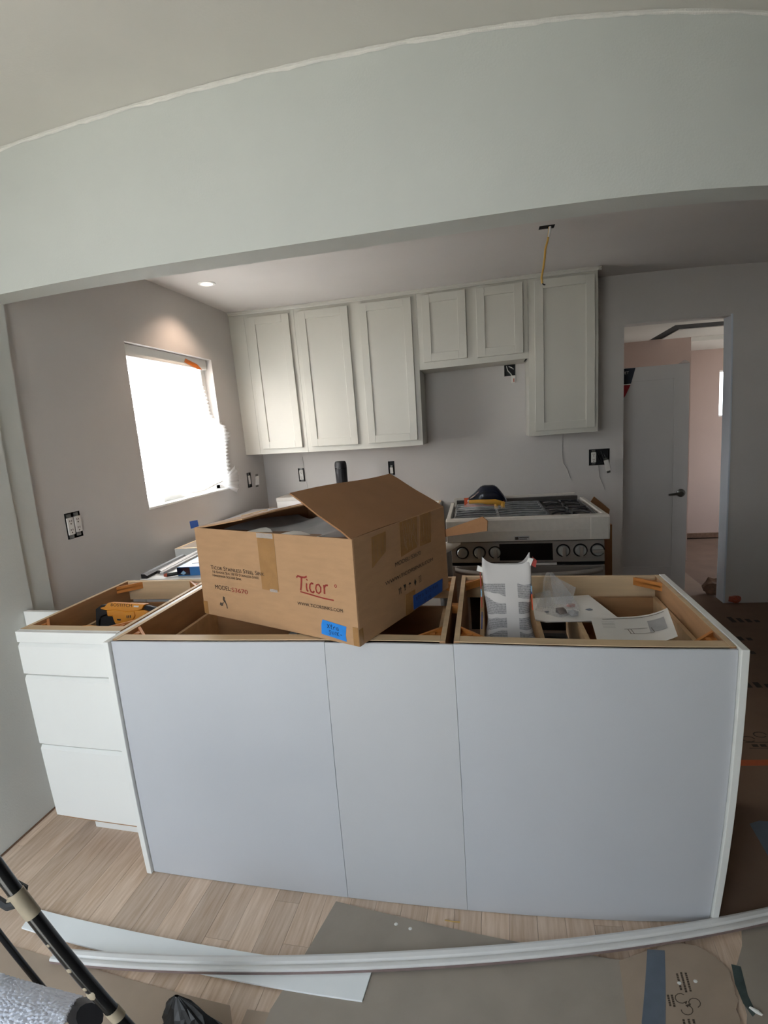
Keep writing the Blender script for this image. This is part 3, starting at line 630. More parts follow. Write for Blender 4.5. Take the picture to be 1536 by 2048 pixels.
# scrap of cardboard behind the range
tag(MB().slab([(1.80, 2.42, .70), (2.02, 2.45, .70), (2.035, 2.45, .80), (1.93, 2.43, .90)], .005).build('cardboard_scrap', 'kraft_flap'), 'torn brown cardboard piece sticking up behind right side of the range', 'cardboard')
BX((1.78, 2.40, 0), (2.04, 2.47, .70)).build('cardboard_stack', 'kraft_flap'); tag(bpy.data.objects['cardboard_stack'], 'folded brown cardboard standing behind the range', 'cardboard')

# ------------------------------------------------------------------ electrical boxes, wires, downlight, tapes
def outlet(parent, o, u, v, n, w, h, slots=True, name='outlet'):
    """decora style device: o centre, u across, v up, n out of the wall"""
    o, u, v, n = map(Vector, (o, u, v, n)); mk = lambda a, b, c, d, e, f: MB().prism([(a, b), (c, b), (c, d), (a, d)], o + n * e, u, v, n * (f - e))
    d = mk(-w / 2, -h / 2, w / 2, h / 2, 0, .007).build(name, 'outlet_white', parent, bevel=.0015)
    y = mk(-w * .36, -h / 2 - .017, w * .36, h / 2 + .017, -.002, .0008).build('mounting_strap', 'outlet_metal', parent)
    if slots:
        for c_ in (-.26, .26):
            s_ = MB()
            for a in (-.14, .14): s_.prism([(w * a - .0016, h * c_), (w * a + .0016, h * c_), (w * a + .0016, h * c_ + .008), (w * a - .0016, h * c_ + .008)], o + n * .007, u, v, n * .0004)
            s_.prism([(-.0028, h * c_ - .012), (.0028, h * c_ - .012), (.0028, h * c_ - .006), (-.0028, h * c_ - .006)], o + n * .007, u, v, n * .0004)
            s_.build('socket_slots', 'ink_faded', d)
    return d
def ebox(label, a, b, side, cat='outlet box'):
    t = thing('outlet_box', label, cat, ((a[0] + b[0]) / 2, (a[1] + b[1]) / 2, a[2])); inv = Matrix.Translation(-t.location)
    MB().box(a, b).build('wall_box', 'black_matte', t, xf=inv).data
    o = t.children[0]; bm = bmesh.new(); bm.from_mesh(o.data)
    d = {'x': Vector((1, 0, 0)), 'y': Vector((0, -1, 0))}[side]
    bm.normal_update(); bmesh.ops.delete(bm, geom=[f for f in bm.faces if f.normal.dot(d) > .9], context='FACES'); bm.to_mesh(o.data); bm.free()
    return t, inv
def at(t, p): return Vector(p) - t.location
t, inv = ebox('double outlet without cover plate on left wall, left of the window', (XL - .05, .612, 1.082), (XL - .0005, .704, 1.202), 'x')
outlet(t, at(t, (XL + .001, .635, 1.141)), (0, 1, 0), (0, 0, 1), (1, 0, 0), .036, .078); outlet(t, at(t, (XL + .001, .678, 1.144)), (0, 1, 0), (0, 0, 1), (1, 0, 0), .036, .074)
t, inv = ebox('outlet box with loose switch on left wall beside the corner', (XL - .05, 2.405, 1.09), (XL - .0005, 2.475, 1.21), 'x')
outlet(t, at(t, (XL + .001, 2.432, 1.152)), (0, 1, 0), (0, 0, 1), (1, 0, 0), .03, .068, False)
sw = outlet(t, at(t, (XL + .035, 2.50, 1.138)), (.45, .88, .06), (.12, -.05, 1), (.88, -.45, -.1), .034, .072, False, 'loose_switch')
t, inv = ebox('single outlet without plate on back wall, left of the black bottle', (-.378, D + .0005, 1.09), (-.322, D + .05, 1.205), 'y')
outlet(t, at(t, (-.350, D - .001, 1.147)), (1, 0, 0), (0, 0, 1), (0, -1, 0), .034, .082)
t, inv = ebox('open black switch box on back wall just above the carton flap', (.418, D + .0005, 1.11), (.472, D + .05, 1.225), 'y')
outlet(t, at(t, (.445, D - .001, 1.150)), (1, 0, 0), (0, 0, 1), (0, -1, 0), .026, .05, False)
t, inv = ebox('wide open electrical box with hanging outlet on wall right of the range', (1.955, D + .0005, 1.088), (2.098, D + .05, 1.208), 'y')
outlet(t, at(t, (1.987, D - .001, 1.148)), (1, 0, 0), (0, 0, 1), (0, -1, 0), .034, .076)
outlet(t, at(t, (2.075, D - .03, 1.085)), (.95, .0, .22), (-.22, -.1, .95), (0, -1, -.1), .034, .085, False, 'hanging_outlet')
BX((-.006, -.0005, -.0), (.006, .0005, .0)).build('outlet_screw', 'outlet_metal', t)
wm = MB()
for k in range(6): wm.tube([at(t, (2.01 + .012 * k, D + .04, 1.19 - .01 * (k % 3))), at(t, (2.022 + .012 * k, D + .012, 1.14 + .012 * math.sin(k * 2.2))), at(t, (2.045 + .006 * k, D + .03, 1.10))], .0028, 6)
wm.build('wires', 'grate_iron', t, smooth=True)
t, inv = ebox('open wire box hanging on wall under the short cabinet', (1.36, D + .0005, 1.80), (1.44, D + .05, 1.884), 'y')
wm = MB(); wm.tube([at(t, (1.378, D + .03, 1.875)), at(t, (1.385, D, 1.84)), at(t, (1.405, D - .01, 1.815)), at(t, (1.42, D - .012, 1.79))], .004, 6).tube([at(t, (1.395, D + .03, 1.872)), at(t, (1.415, D + .005, 1.858)), at(t, (1.428, D + .03, 1.85))], .004, 6); wm.build('wires', 'wire_white', t, smooth=True)
BX(at(t, (1.408, D - .02, 1.745)), at(t, (1.438, D - .004, 1.800))).build('junction_clip', 'outlet_white', t, bevel=.003)
BX(at(t, (1.423, D - .0215, 1.752)), at(t, (1.431, D - .0195, 1.778))).build('clip_slot', 'red_plastic', t)
for lab, pts, r_ in [('thin white wire hanging down back wall above the range', [(1.774, D - .003, 1.348), (1.768, D - .004, 1.22), (1.772, D - .003, 1.12), (1.80, D - .004, 1.08), (1.825, D - .003, 1.0)], .0022),
                     ('thin white wire dangling below the wide electrical box', [(2.02, D - .004, 1.09), (2.028, D - .004, 1.0), (2.055, D - .003, .93), (2.065, D - .004, .90)], .002),
                     ('grey seam wire on back wall above the left outlet', [(-.325, D - .002, 1.30), (-.322, D - .003, 1.22), (-.315, D - .002, 1.12), (-.308, D - .002, 1.03)], .0018)]:
    tag(MB().tube(pts, r_, 6).build('wire', 'wire_faint', smooth=True), lab, 'wire')
# recessed downlight above the window
dl = thing('recessed_downlight', 'lit round recessed downlight in the kitchen ceiling near the window', 'light', (-.418, 1.689, ZK))
MB().lathe((0, 0, 0), (0, 0, 1), [(.0385, .0), (.040, -.004), (.050, -.004), (.053, -.0002)], 28).build('trim_ring', 'cabinet_white', dl, smooth=True)
rm = MB(); n = 28; rr = [(.053, -.0005), (.050, -.005), (.036, -.005), (.034, .03)]
rm.v = [Vector((r * math.cos(2 * math.pi * j / n), r * math.sin(2 * math.pi * j / n), h)) for r, h in rr for j in range(n)]; rm.f = [(i * n + j, i * n + (j + 1) % n, (i + 1) * n + (j + 1) % n, (i + 1) * n + j) for i in range(3) for j in range(n)]
bpy.data.objects.remove(dl.children[0]); rm.build('trim_ring', 'cabinet_white', dl, smooth=True)
MB().lathe((0, 0, .012), (0, 0, 1), [(.0345, 0), (.0345, .01)], 24).build('lamp_lens', 'lamp_lens', dl)
sp = bpy.data.lights.new('downlight_lamp', 'SPOT'); sp.energy = 8; sp.color = (1, .74, .56); sp.spot_size = math.radians(125); sp.spot_blend = .7; sp.shadow_soft_size = .02
so = bpy.data.objects.new('downlight_lamp', sp); so.location = (0, 0, -.012); so.parent = dl; COL.objects.link(so)
# ceiling hole with yellow cable
MB().box((1.40, 1.40, ZK + .0042), (1.68, 1.72, ZK + .10)).build('ceiling_shade_block', 'painted_shadow', kind='structure')  # solid block, blackened for the shade inside the hole
MB().box((-.78, 1.30, ZK + .0245), (-.046, 2.07, ZK + .10)).build('ceiling_shade_block.001', 'painted_shadow', kind='structure')  # black block added above the downlight to keep stray light out
cbl = thing('electrical_cable', 'yellow electrical cable hanging from a hole in the kitchen ceiling', 'cable', (1.555, 1.566, ZK))
MB().tube([(0, 0, .12), (0, 0, -.01), (-.010, .0, -.06), (-.022, .002, -.10), (-.026, 0, -.14), (-.034, .002, -.19), (-.044, 0, -.235), (-.040, 0, -.262)], .0052, 8).build('cable_jacket', 'cable_yellow', cbl, smooth=True)
MB().tube([(-.041, 0, -.258), (-.036, 0, -.268), (-.026, -.001, -.271)], .0035, 6).build('cable_end', 'black_matte', cbl, smooth=True)
MB().tube([(.004, -.001, .10), (.003, -.004, -.012), (-.004, -.004, -.045)], .0058, 8).build('cable_sleeve', 'wire_white', cbl, smooth=True)
tag(MB().slab([(XL + .0008, 1.561, .981), (XL + .0008, 1.565, .932), (XL + .0008, 1.655, .930), (XL + .0008, 1.650, .974)], -.0006).build('tape', 'blue_tape_dark'), 'small blue tape square on left wall below the window', 'tape')
# pleated paper shade hanging crooked in the window
ps = thing('pleated_blind', 'white pleated paper shade taped in the window, lower corner fanned out', 'window shade', (XL, 1.2, 1.99))
def shade(i, j):
    # j: 0 top .. 1 bottom, i: 0 left .. 1 right
    z = 2.005 - .85 * j; kz = 2.005 - z
    right = [(0, 1.985), (.02, 1.99), (.16, 2.017), (.28, 2.066), (.40, 2.085), (.52, 2.14), (.58, 2.178), (.66, 2.135), (.76, 2.12), (.82, 2.145), (1., 2.12)]
    for (a, ya), (b, yb) in zip(right[:-1], right[1:]):
        if a <= j <= b: yr = ya + (yb - ya) * (j - a) / (b - a); break
    zig = abs(((j * 34) % 1) * 2 - 1)
    y = 1.204 + (yr - 1.204) * i + (zig - .5) * .022 * i ** 8
    sm_ = lambda q: (lambda c: c * c * (3 - 2 * c))(max(0, min(1, q)))
    x = -.055 + .072 * sm_((j - .40) / .12) * sm_((i - .60) / .27) + (zig - .5) * .011 + .010 * math.sin(5 * i + 7 * j) * j
    bot = .035 * max(0, math.sin(3.1 * i)) * max(0, j - .75) * 3 - .10 * max(0, i - .9) * max(0, j - .8) * 10
    return (x, y - 1.2, z + bot - 1.99)
MB().grid(shade, 22, 136).build('shade_sheet', 'shade_paper', ps)
BX((-.075, .006, -.02), (-.035, .885, .046)).build('head_strip', 'cabinet_white', ps, bevel=.002)
MB().tube([(-.02, .45, -.835), (-.015, .60, -.838), (.0, .70, -.815), (.018, .80, -.80)], .006, 7).build('bottom_hem', 'paper', ps, smooth=True)
MB().grid(lambda i, j: (.012 + .02 * j + .004 * math.cos(30 * i), .80 + .17 * j - .02 * i * j + .05 * j * math.sin(3 * i), -.80 - .085 * i * (.3 + j) + .10 * (1 - i) * j + .004 * math.sin(44 * i) * j), 30, 6).build('shade_fan', 'shade_paper', ps, label='bunched pleats fanned out at lower right')
MB().grid(lambda i, j: (-.02 + .012 * math.sin(5 * i), .02 + .17 * i, -.825 - .035 * j - .02 * i * j + .01 * math.sin(9 * i)), 8, 3, .001).build('shade_tail', 'shade_paper', ps)
ot = MB().prism([(1.812, 1.995), (1.83, 2.02), (1.96, 1.998), (1.985, 1.985), (2.02, 1.966), (1.955, 1.966), (1.93, 1.972)], (XL - .033, 0, 0), (0, 1, 0), (0, 0, 1), (.0008, 0, 0)).build('tape', 'orange_tape')
tag(ot, 'orange tape strip holding the paper shade at window top', 'tape')

# ------------------------------------------------------------------ left run of base cabinets and things lying on it
def plain_cab(label, x0, x1, y0, y1, top=None):
    t = thing('base_cabinet', label, 'cabinet'); th = .016; z = H - .002
    for a, b in [((x0, y0), (x1, y0 + th)), ((x0, y1 - th), (x1, y1)), ((x0, y0 + th), (x0 + th, y1 - th)), ((x1 - th, y0 + th), (x1, y1 - th))]:
        BX((a[0], a[1], 0), (b[0], b[1], z)).build('side_panel', 'cabinet_white', t)
        BX((a[0] + .0005, a[1] + .0005, z - .001), (b[0] - .0005, b[1] - .0005, z + .0015)).build('side_edge', 'ply_face', t)
    BX((x0 + th, y0 + th, z - .20), (x1 - th, y1 - th, z - .19)).build('inner_shelf', 'ply_brown', t)
    return t
plain_cab('white base cabinet with open top below the window', -.60, -.06, 1.262, 1.88)
plain_cab('white base cabinet in the corner carrying boards', -.66, -.06, 1.885, 2.735)
plain_cab('white base cabinet along back wall behind the carton', -.055, .85, 2.13, 2.735)
dw = thing('base_cabinet', 'low white cabinet between drawer cabinet and window, covered by a white board', 'cabinet')
for a, b in [((-.36, .66), (-.02, .676)), ((-.36, 1.20), (-.02, 1.216)), ((-.36, .676), (-.344, 1.20)), ((-.036, .676), (-.02, 1.20))]: BX((a[0], a[1], 0), (b[0], b[1], .868)).build('side_panel', 'cabinet_white', dw)
tag(BX((-.375, .655, .8685), (-.015, 1.225, .8785)).build('white_board', 'cabinet_white', bevel=.001), 'flat white board lying behind the drawer cabinet under tools', 'board')
for k, (y0, y1, x, w, lab) in enumerate([(.665, 1.02, -.375, .03, 'black plastic trim length along edge of the white board, nearest'), (.74, 1.12, -.345, .022, 'dark grey trim length lying second from the wall side'), (.72, 1.16, -.318, .018, 'thin pale grey trim length beside the dark trims')]):
    tag(MB().prism([(0, 0), (w, 0), (w, .012), (w * .6, .020 - .004 * k), (0, .020 - .004 * k)], (x - .03 * (k == 9), y0, .879), (1, 0, 0), (0, 0, 1), (-.025, y1 - y0, 0)).build('trim_length', ['black_matte', 'steel_dark', 'wire_faint'][k]), lab, 'trim piece')
bb = thing('blue_box', 'small blue cardboard box with dark printed end beside the carton', 'box', (-.15, .735, .879), .05)
BX((-.06, -.04, 0), (.11, .16, .042)).build('box_body', 'blue_box', bb, bevel=.002)
BX((-.061, -.0412, .004), (.0, -.039, .040)).build('box_print', 'navy_film', bb)
MB().slab([(-.02, .02, .0425), (.09, .03, .0425), (.10, .13, .0425), (-.01, .12, .0425)], .001).build('box_window', 'navy_print', bb)
MB().prism([(-.045, .012), (-.03, .026), (-.018, .014), (-.031, .006)], (0, -.0414, 0), (1, 0, 0), (0, 0, 1), (0, -.0006, 0)).build('box_emblem', 'print_lightblue', bb)
def crumple(name, m_, loc, r, sc, seed, label, cat, sub=2, amp=.35):
    rnd = random.Random(seed); bm = bmesh.new(); bmesh.ops.create_icosphere(bm, subdivisions=sub, radius=r)
    for v in bm.verts: v.co *= 1 + rnd.uniform(-amp, amp); v.co.x *= sc[0]; v.co.y *= sc[1]; v.co.z *= sc[2]
    zmin = min(v.co.z for v in bm.verts)
    for v in bm.verts: v.co.z -= zmin
    me = bpy.data.meshes.new(name); bm.to_mesh(me); bm.free(); me.materials.append(M[m_]); o = bpy.data.objects.new(name, me); o.location = loc; COL.objects.link(o)
    return tag(o, label, cat)
crumple('crumpled_wrapper', 'clear_film', (-.185, .93, .8795), .045, (1.2, 1, .8), 3, 'crumpled silvery plastic wrapper behind the blue box', 'wrapper')
mk = thing('marker_pen', 'short marker with copper red tip beside the blue box', 'marker', (-.235, .690, .8795), .5)
MB().tube([(-.02, 0, .010), (.045, 0, .010)], .009, 10).build('marker_body', 'black_gloss', mk, smooth=True); MB().tube([(-.035, 0, .010), (-.02, 0, .010)], [.006, .010], 10).build('marker_tip', 'red_plastic', mk, smooth=True)
tag(BX((-.655, 1.905, .878), (-.07, 2.40, .917)).build('board_stack', 'panel_warm', bevel=.001), 'thick pale board stack lying in the corner behind the carton', 'board')
tag(MB().flat([(-.60, 2.08), (-.585, 2.06), (-.49, 2.31), (-.52, 2.33)], .9175, .922).build('wood_strip', 'ply_face'), 'thin tan wood strip lying on the pale boards', 'wood strip')
wb = thing('white_carton', 'flat white carton on boards in the corner behind the brown carton', 'box', (-.28, 2.56, .8765), 0)
BX((-.185, -.13, 0), (.20, .13, .116)).build('carton_body', 'paper', wb, bevel=.003); BX((-.188, -.133, .09), (.203, .133, .1185)).build('carton_lid', 'foam_white', wb, bevel=.002)
bo = thing('black_bottle', 'tall black ribbed bottle standing behind the carton flap', 'bottle', (.103, 2.40, .8765))
b = MB(); n = 36; pr = [(.036, 0), (.044, .01), (.046, .30), (.047, .33), (.047, .365), (.043, .385), (.036, .392)]
b.v = [Vector(((r * (1 - (.05 if k in (1, 2) and j % 3 == 0 else 0))) * math.cos(2 * math.pi * j / n), (r * (1 - (.05 if k in (1, 2) and j % 3 == 0 else 0))) * math.sin(2 * math.pi * j / n), h)) for k, (r, h) in enumerate(pr) for j in range(n)]
b.f = [(i * n + j, i * n + (j + 1) % n, (i + 1) * n + (j + 1) % n, (i + 1) * n + j) for i in range(6) for j in range(n)] + [tuple(range(n))[::-1], tuple(range(6 * n, 7 * n))]
b.build('bottle_body', 'black_matte', bo, smooth=True); MB().lathe((0, 0, .335), (0, 0, 1), [(.0478, 0), (.0478, .006)], 30).build('bottle_band', 'black_gloss', bo, smooth=True)

# ------------------------------------------------------------------ yellow nailer in the drawer cabinet
nl = thing('nail_gun', 'yellow and black cordless nailer lying in the drawer cabinet', 'nailer', (-.255, .40, .805))
NU, NV = Vector((.985, .17, 0)), Vector((-.04, .24, .97)); NN = NU.cross(NV)
def np_(px, name, m_, t0, t1, parent=nl, bevel=.002, label=None):
    poly = [((a - 820) / 4400, -(c - 550) / 4400) for a, c in px]
    return MB().prism(poly, NN * t0, NU, NV, NN * (t1 - t0)).build(name, m_, parent, bevel=bevel, label=label)
np_([(370, 360), (450, 370), (520, 300), (1170, 370), (1120, 455), (1010, 475), (850, 480), (690, 440), (480, 430), (370, 400)], 'magazine_cover', 'orange_tool', -.02, .022)
mb_ = np_([(500, 425), (690, 430), (850, 475), (1010, 465), (1180, 470), (1260, 510), (1150, 590), (1000, 650), (900, 710), (870, 660), (740, 690), (660, 680), (625, 600), (610, 540), (520, 540)], 'motor_housing', 'orange_tool', -.03, .030, bevel=.005)
np_([(860, 490), (1010, 470), (1030, 560), (990, 620), (880, 600)], 'gear_cover', 'orange_tool', .028, .036, bevel=.003)
np_([(700, 590), (770, 600), (760, 625), (700, 615)], 'vent_slot', 'black_matte', .030, .0308, mb_, 0)
for x in (885, 915, 945): np_([(x, 540), (x + 16, 538), (x + 18, 582), (x + 2, 584)], 'vent_slot', 'black_matte', .036, .0368, mb_, 0)
np_([(290, 400), (370, 350), (400, 330), (460, 345), (380, 410), (500, 440), (500, 500), (390, 530), (345, 610), (350, 730), (295, 730)], 'rear_guard', 'rubber_black', -.022, .022)
np_([(360, 560), (450, 520), (620, 550), (640, 640), (720, 700), (720, 790), (600, 800), (450, 760), (350, 730)], 'handle_grip', 'rubber_black', -.016, .018, bevel=.004)
np_([(1130, 450), (1170, 385), (1385, 455), (1280, 525)], 'nose', 'rubber_black', -.012, .014, bevel=.003)
np_([(740, 690), (860, 670), (890, 720), (860, 775), (740, 790)], 'depth_wheel', 'black_matte', -.02, .02, bevel=.003)
np_([(1090, 590), (1130, 570), (1185, 575), (1150, 615), (1095, 620)], 'trigger', 'black_matte', -.01, .032)
text('BOSTITCH', .017, 'printed_text', 'ink_black', nl, NN * .0226 + NU * ((565 - 820) / 4400) + NV * (-(362 - 550) / 4400), NU - NV * .10, NV + NU * .10, width=.088)
np_([(985, 380), (1075, 388), (1065, 415), (980, 405)], 'logo_patch', 'paper', .022, .0226, nl, 0)
bp = np_([(-60, 730), (130, 670), (580, 730), (430, 800), (-60, 810)], 'battery', 'black_matte', .05, .105)
np_([(110, 665), (270, 660), (590, 720), (430, 765), (120, 680)], 'battery_cover', 'orange_tool', .045, .11, bp)

# ------------------------------------------------------------------ contents of the right cabinet
cb = thing('cement_bag', 'white paper sack with grey print standing open in the right cabinet', 'bag', (1.255, .20, .672))
def sack(i, j):
    a = 2 * math.pi * i; c_, s_ = math.cos(a), math.sin(a); z = .375 * j
    w = (.094 - .025 * j - .012 * math.sin(3 * j)) * (1 + .16 * (1 - j) ** 2 * (c_ > 0)); dpt = .060 * (1 - j) ** .8 + .006
    sq = lambda q: math.copysign(abs(q) ** .55, q)
    z += .030 * (j > .8) * (j - .8) * 5 * (abs(c_) ** 3) * (1.2 if c_ > 0 else .8)
    return (w * sq(c_) + .006 * math.sin(9 * j + a), dpt * sq(s_) + .003 * math.sin(14 * j + 3 * a), z)
b = MB().grid(sack, 40, 26); b.build('sack_body', 'bag_paper', cb, smooth=True)
MB().grid(lambda i, j: (-.090 + .180 * i, -.052 + .1 * j, .002), 4, 2, .002).build('sack_base', 'paper_grey', cb)
MB().grid(lambda i, j: (-.002 + .024 * i - .004 * math.sin(7 * j), -.066 + .062 * j ** .9 - .002 * math.sin(math.pi * i), .02 + .32 * j), 3, 14, .002).build('sack_seam', 'paper', cb, smooth=True)
for sx_, bands in ((-1, [('print_red', .24, .275), ('print_lightblue', .275, .30), ('print_red', .30, .345), ('print_blue', .17, .215)]), (1, [('print_orange', .235, .285), ('print_lightblue', .29, .31), ('print_blue', .285, .292)])):
    for m_, za, zb in bands:
        MB().grid(lambda i, j: (sx_ * (.094 - .025 * (za + (zb - za) * j) / .375 - .012 * math.sin(3 * (za + (zb - za) * j) / .375) + .004) - (.006 if sx_ < 0 else -.002), (-.018 + .03 * i), za + (zb - za) * j), 2, 3, .003).build('printed_band', m_, cb)
MB().slab([(.045, -.004, .352), (.062, -.004, .350), (.080, -.002, .392), (.066, -.002, .395)], .006).build('torn_corner', 'paper', cb); MB().slab([(.070, .006, .372), (.086, .006, .362), (.090, .006, .384), (.078, .006, .396)], .004).build('torn_corner', 'print_red', cb, label='red printed torn corner')
MB().slab([(-.088, -.004, .355), (-.066, -.004, .348), (-.064, -.002, .362), (-.084, -.002, .372)], .006).build('torn_corner', 'paper', cb)
MB().prism([(-.082, .085), (-.070, .085), (-.076, .097)], (0, -.0655, 0), (1, 0, 0), (0, .15, 1), (0, -.002, 0)).build('warning_triangle', 'yellow_plastic', cb)
fb = MB().flat([(1.352, .540), (1.345, .335), (1.378, .318), (1.606, .352), (1.556, .585)], .8125, .8165).build('paper_sheet', 'paper'); tag(fb, 'flat pale board with scraps across the drawers behind the cement bag', 'board')
tag(MB().slab([(1.40, .325, .8115), (1.63, .34, .8105), (1.60, .40, .8105), (1.40, .37, .8115)], .0008).build('plastic_liner', 'clear_film'), 'clear plastic liner sticking out under the pale board', 'plastic sheet')
for k, (x, y, r_, lab, m_) in enumerate([(1.435, .385, .018, 'crumpled brown foil scrap at front of the pale board', 'kraft_shreds'), (1.468, .37, .016, 'grey crumpled scrap beside the brown foil', 'paper_grey'), (1.475, .455, .012, 'small dark red scrap on the pale board', 'red_plastic'), (1.53, .43, .010, 'flat grey scrap at right on the pale board', 'grey_tape'), (1.39, .40, .008, 'tiny grey scrap at left on the pale board', 'grey_tape')]):
    crumple('scrap', m_, (x, y, .8168), r_, (1.2, .9, .7 if k < 3 else .15), 11 + k, lab, 'scrap', 1)
cbg = thing('clear_plastic_bag', 'crumpled clear plastic bag standing on the pale board', 'bag', (1.425, .40, .8168))
def cone(i, j):
    a = 2 * math.pi * i; rr = .046 * (1 - j) ** .7 + .008; rnd = 1 + .25 * math.sin(3 * a + 3 * j) + .10 * math.sin(7 * a)
    return (-.022 * j + rr * math.cos(a) * rnd * 1.1, .02 * j + rr * math.sin(a) * rnd * .7, .002 + .135 * j)
MB().grid(cone, 26, 7).build('bag_film', 'clear_film', cbg); MB().slab([(-.022, .0, .138), (.062, .02, .082), (.045, .01, .025), (-.01, 0, .03)], .0006).build('bag_corner', 'clear_film', cbg); MB().slab([(-.075, .0, .065), (-.02, .02, .075), (-.02, .01, .02), (-.065, -.01, .02)], .0006).build('bag_corner', 'clear_film', cbg)
lf = thing('instruction_sheet', 'curled white instruction sheet with line drawing in the right drawer', 'paper', (1.62, .23, .8125), .12)
def leaf(i, j): return (-.105 + .235 * i - .03 * (1 - j) + .03 * j * i, -.085 + .20 * j - .045 * (1 - i) * j + .03 * i, .002 + .020 * (2 * i - 1) ** 2 + .010 * j + .006 * math.sin(5 * i))
MB().grid(leaf, 16, 8, .0008).build('sheet', 'paper', lf, smooth=True)
lm = MB()
def L3(pts, w=.0022):
    P = [Vector(leaf(a, c_)) + Vector((0, 0, .0012)) for a, c_ in pts]; lm.add([p + Vector((0, w / 2, 0)) for p in P] + [p - Vector((0, w / 2, 0)) for p in P], [(k, len(P) + k, len(P) + k + 1, k + 1) for k in range(len(P) - 1)])
L3([(k / 8 * .8 + .14, .92) for k in range(9)], .003); L3([(k / 6 * .30 + .38, .50) for k in range(7)]); L3([(k / 6 * .30 + .44, .32) for k in range(7)])
for x in (.42, .46, .72): lm.add([Vector(leaf(x, .50)) + Vector((0, 0, .0012)), Vector(leaf(x + .008, .50)) + Vector((0, 0, .0012)), Vector(leaf(x + .036, .32)) + Vector((0, 0, .0012)), Vector(leaf(x + .028, .32)) + Vector((0, 0, .0012))], [(0, 1, 2, 3)])
for k in range(5): L3([(.12 + .04 * q, .80 - .06 * k) for q in range(5)], .0012)
lm.build('printed_lines', 'ink_faded', lf)
MB().grid(lambda i, j: tuple(Vector(leaf(.70 + .22 * i, .35 + .40 * j)) + Vector((0, 0, .0010))), 4, 4).build('printed_block', 'paper_grey', lf)
crumple('red_cap', 'red_plastic', (1.545, .14, .8125), .013, (1.4, 1, .8), 5, 'small red plastic cap on the instruction sheet', 'cap', 2, .1)
tag(MB().tube([(1.405, .33, .667), (1.41, .30, .72), (1.425, .27, .75), (1.43, .20, .74), (1.445, .14, .70)], .0035, 6).build('loose_cable', 'wire_white', smooth=True), 'thin white cord coiled in the dark gap between the drawers', 'cable')

# ------------------------------------------------------------------ door leaf leaning beyond the doorway
dr = thing('interior_door', 'loose white shaker door with dark lever handle standing in the hall', 'door', (2.36, 3.05, 0))
W0, W1, T, HT = -.39, .372, .035, 1.795
for a, b in [((W0, .0), (W0 + .105, HT)), ((W1 - .105, 0), (W1, HT))]: BX((a[0], 0, a[1] + .001), (b[0], T, b[1])).build('stile', 'door_paint', dr, bevel=.001)
for z0, z1 in [(.001, .20), (HT - .105, HT)]: BX((W0 + .105, 0, z0), (W1 - .105, T, z1)).build('door_rail', 'door_paint', dr, bevel=.001)
BX((W0 + .10, .008, .19), (W1 - .10, T - .008, HT - .10)).build('center_panel', 'door_paint', dr)
hd = MB().lathe((.325, 0, .802), (0, -1, 0), [(.032, 0), (.032, .008), (.024, .012), (.011, .014), (.011, .045)], 24).build('lever_handle', 'nickel', dr, smooth=True)
MB().tube([(.325, -.042, .802), (.29, -.046, .802), (.225, -.044, .797)], [.011, .010, .008], 10).build('lever', 'nickel', hd, smooth=True)
st_ = MB().prism([(-.105, HT - .003), (-.013, HT - .003), (-.045, HT - .12), (-.105, HT - .12)], (0, -.0012, 0), (1, 0, 0), (0, 0, 1), (0, .0008, 0)).build('sticker', 'navy_print', dr, label='navy and red corner sticker')
MB().prism([(-.105, HT - .127), (-.047, HT - .127), (-.080, HT - .20), (-.105, HT - .24)], (0, -.0012, 0), (1, 0, 0), (0, 0, 1), (0, .0008, 0)).build('sticker_red', 'red_print', st_)
MB().prism([(-.105, HT - .12), (-.045, HT - .12), (-.047, HT - .127), (-.105, HT - .127)], (0, -.0012, 0), (1, 0, 0), (0, 0, 1), (0, .0008, 0)).build('sticker_line', 'paper', st_)
text('ET', .030, 'printed_text', 'paper', st_, (-.093, -.0016, HT - .045), (1, 0, 0), (0, 0, 1))
MB().prism([(.29, 0), (.372, 0), (.372, .012), (.34, .028), (.31, .010)], (0, .012, HT), (1, 0, 0), (0, 0, 1), (0, .004, 0)).build('torn_wrap', 'clear_film', dr, label='scrap of clear wrap on top edge')
crumple('debris_pile', 'kraft_shreds', (2.90, 2.93, 0), .07, (1.0, .8, 1.0), 21, 'heap of torn brown paper at foot of the door jamb', 'debris')
crumple('debris_pile', 'red_plastic', (2.965, 2.72, .0035), .03, (1.2, .8, .9), 22, 'orange red scrap at foot of the door jamb', 'debris')

# ------------------------------------------------------------------ floor coverings
def sheet_on_floor(poly, z0, z1, m_, label, name='floor_paper', cat='floor paper'):
    return tag(MB().flat(poly, z0, z1).build(name, m_), label, cat)
KP = sheet_on_floor([(1.835, .80), (6.4, .80), (6.4, 2.735), (2.9, 2.735), (2.9, 4.85), (2.2, 4.85), (2.2, 2.74), (1.835, 2.70)], .0002, .003, 'kraft_dark', 'dark brown protective paper on the kitchen floor toward the hall')
sheet_on_floor([(1.835, .012), (1.99, .008), (6.4, .006), (6.4, .805), (1.835, .795)], .0031, .0058, 'kraft_dark', 'brown protective paper beside right end of the peninsula')
sheet_on_floor([(1.835, .765), (6.4, .775), (6.4, .815), (1.835, .805)], .006, .0064, 'orange_tape_floor', 'orange tape strip across the brown floor paper', 'floor_tape', 'tape')
sheet_on_floor([(2.085, .235), (2.16, .235), (2.16, .43), (2.125, .435), (2.085, .42)], .006, .0064, 'grey_tape', 'grey tape patch on brown floor paper right of the peninsula', 'floor_tape', 'tape')
fp = MB()
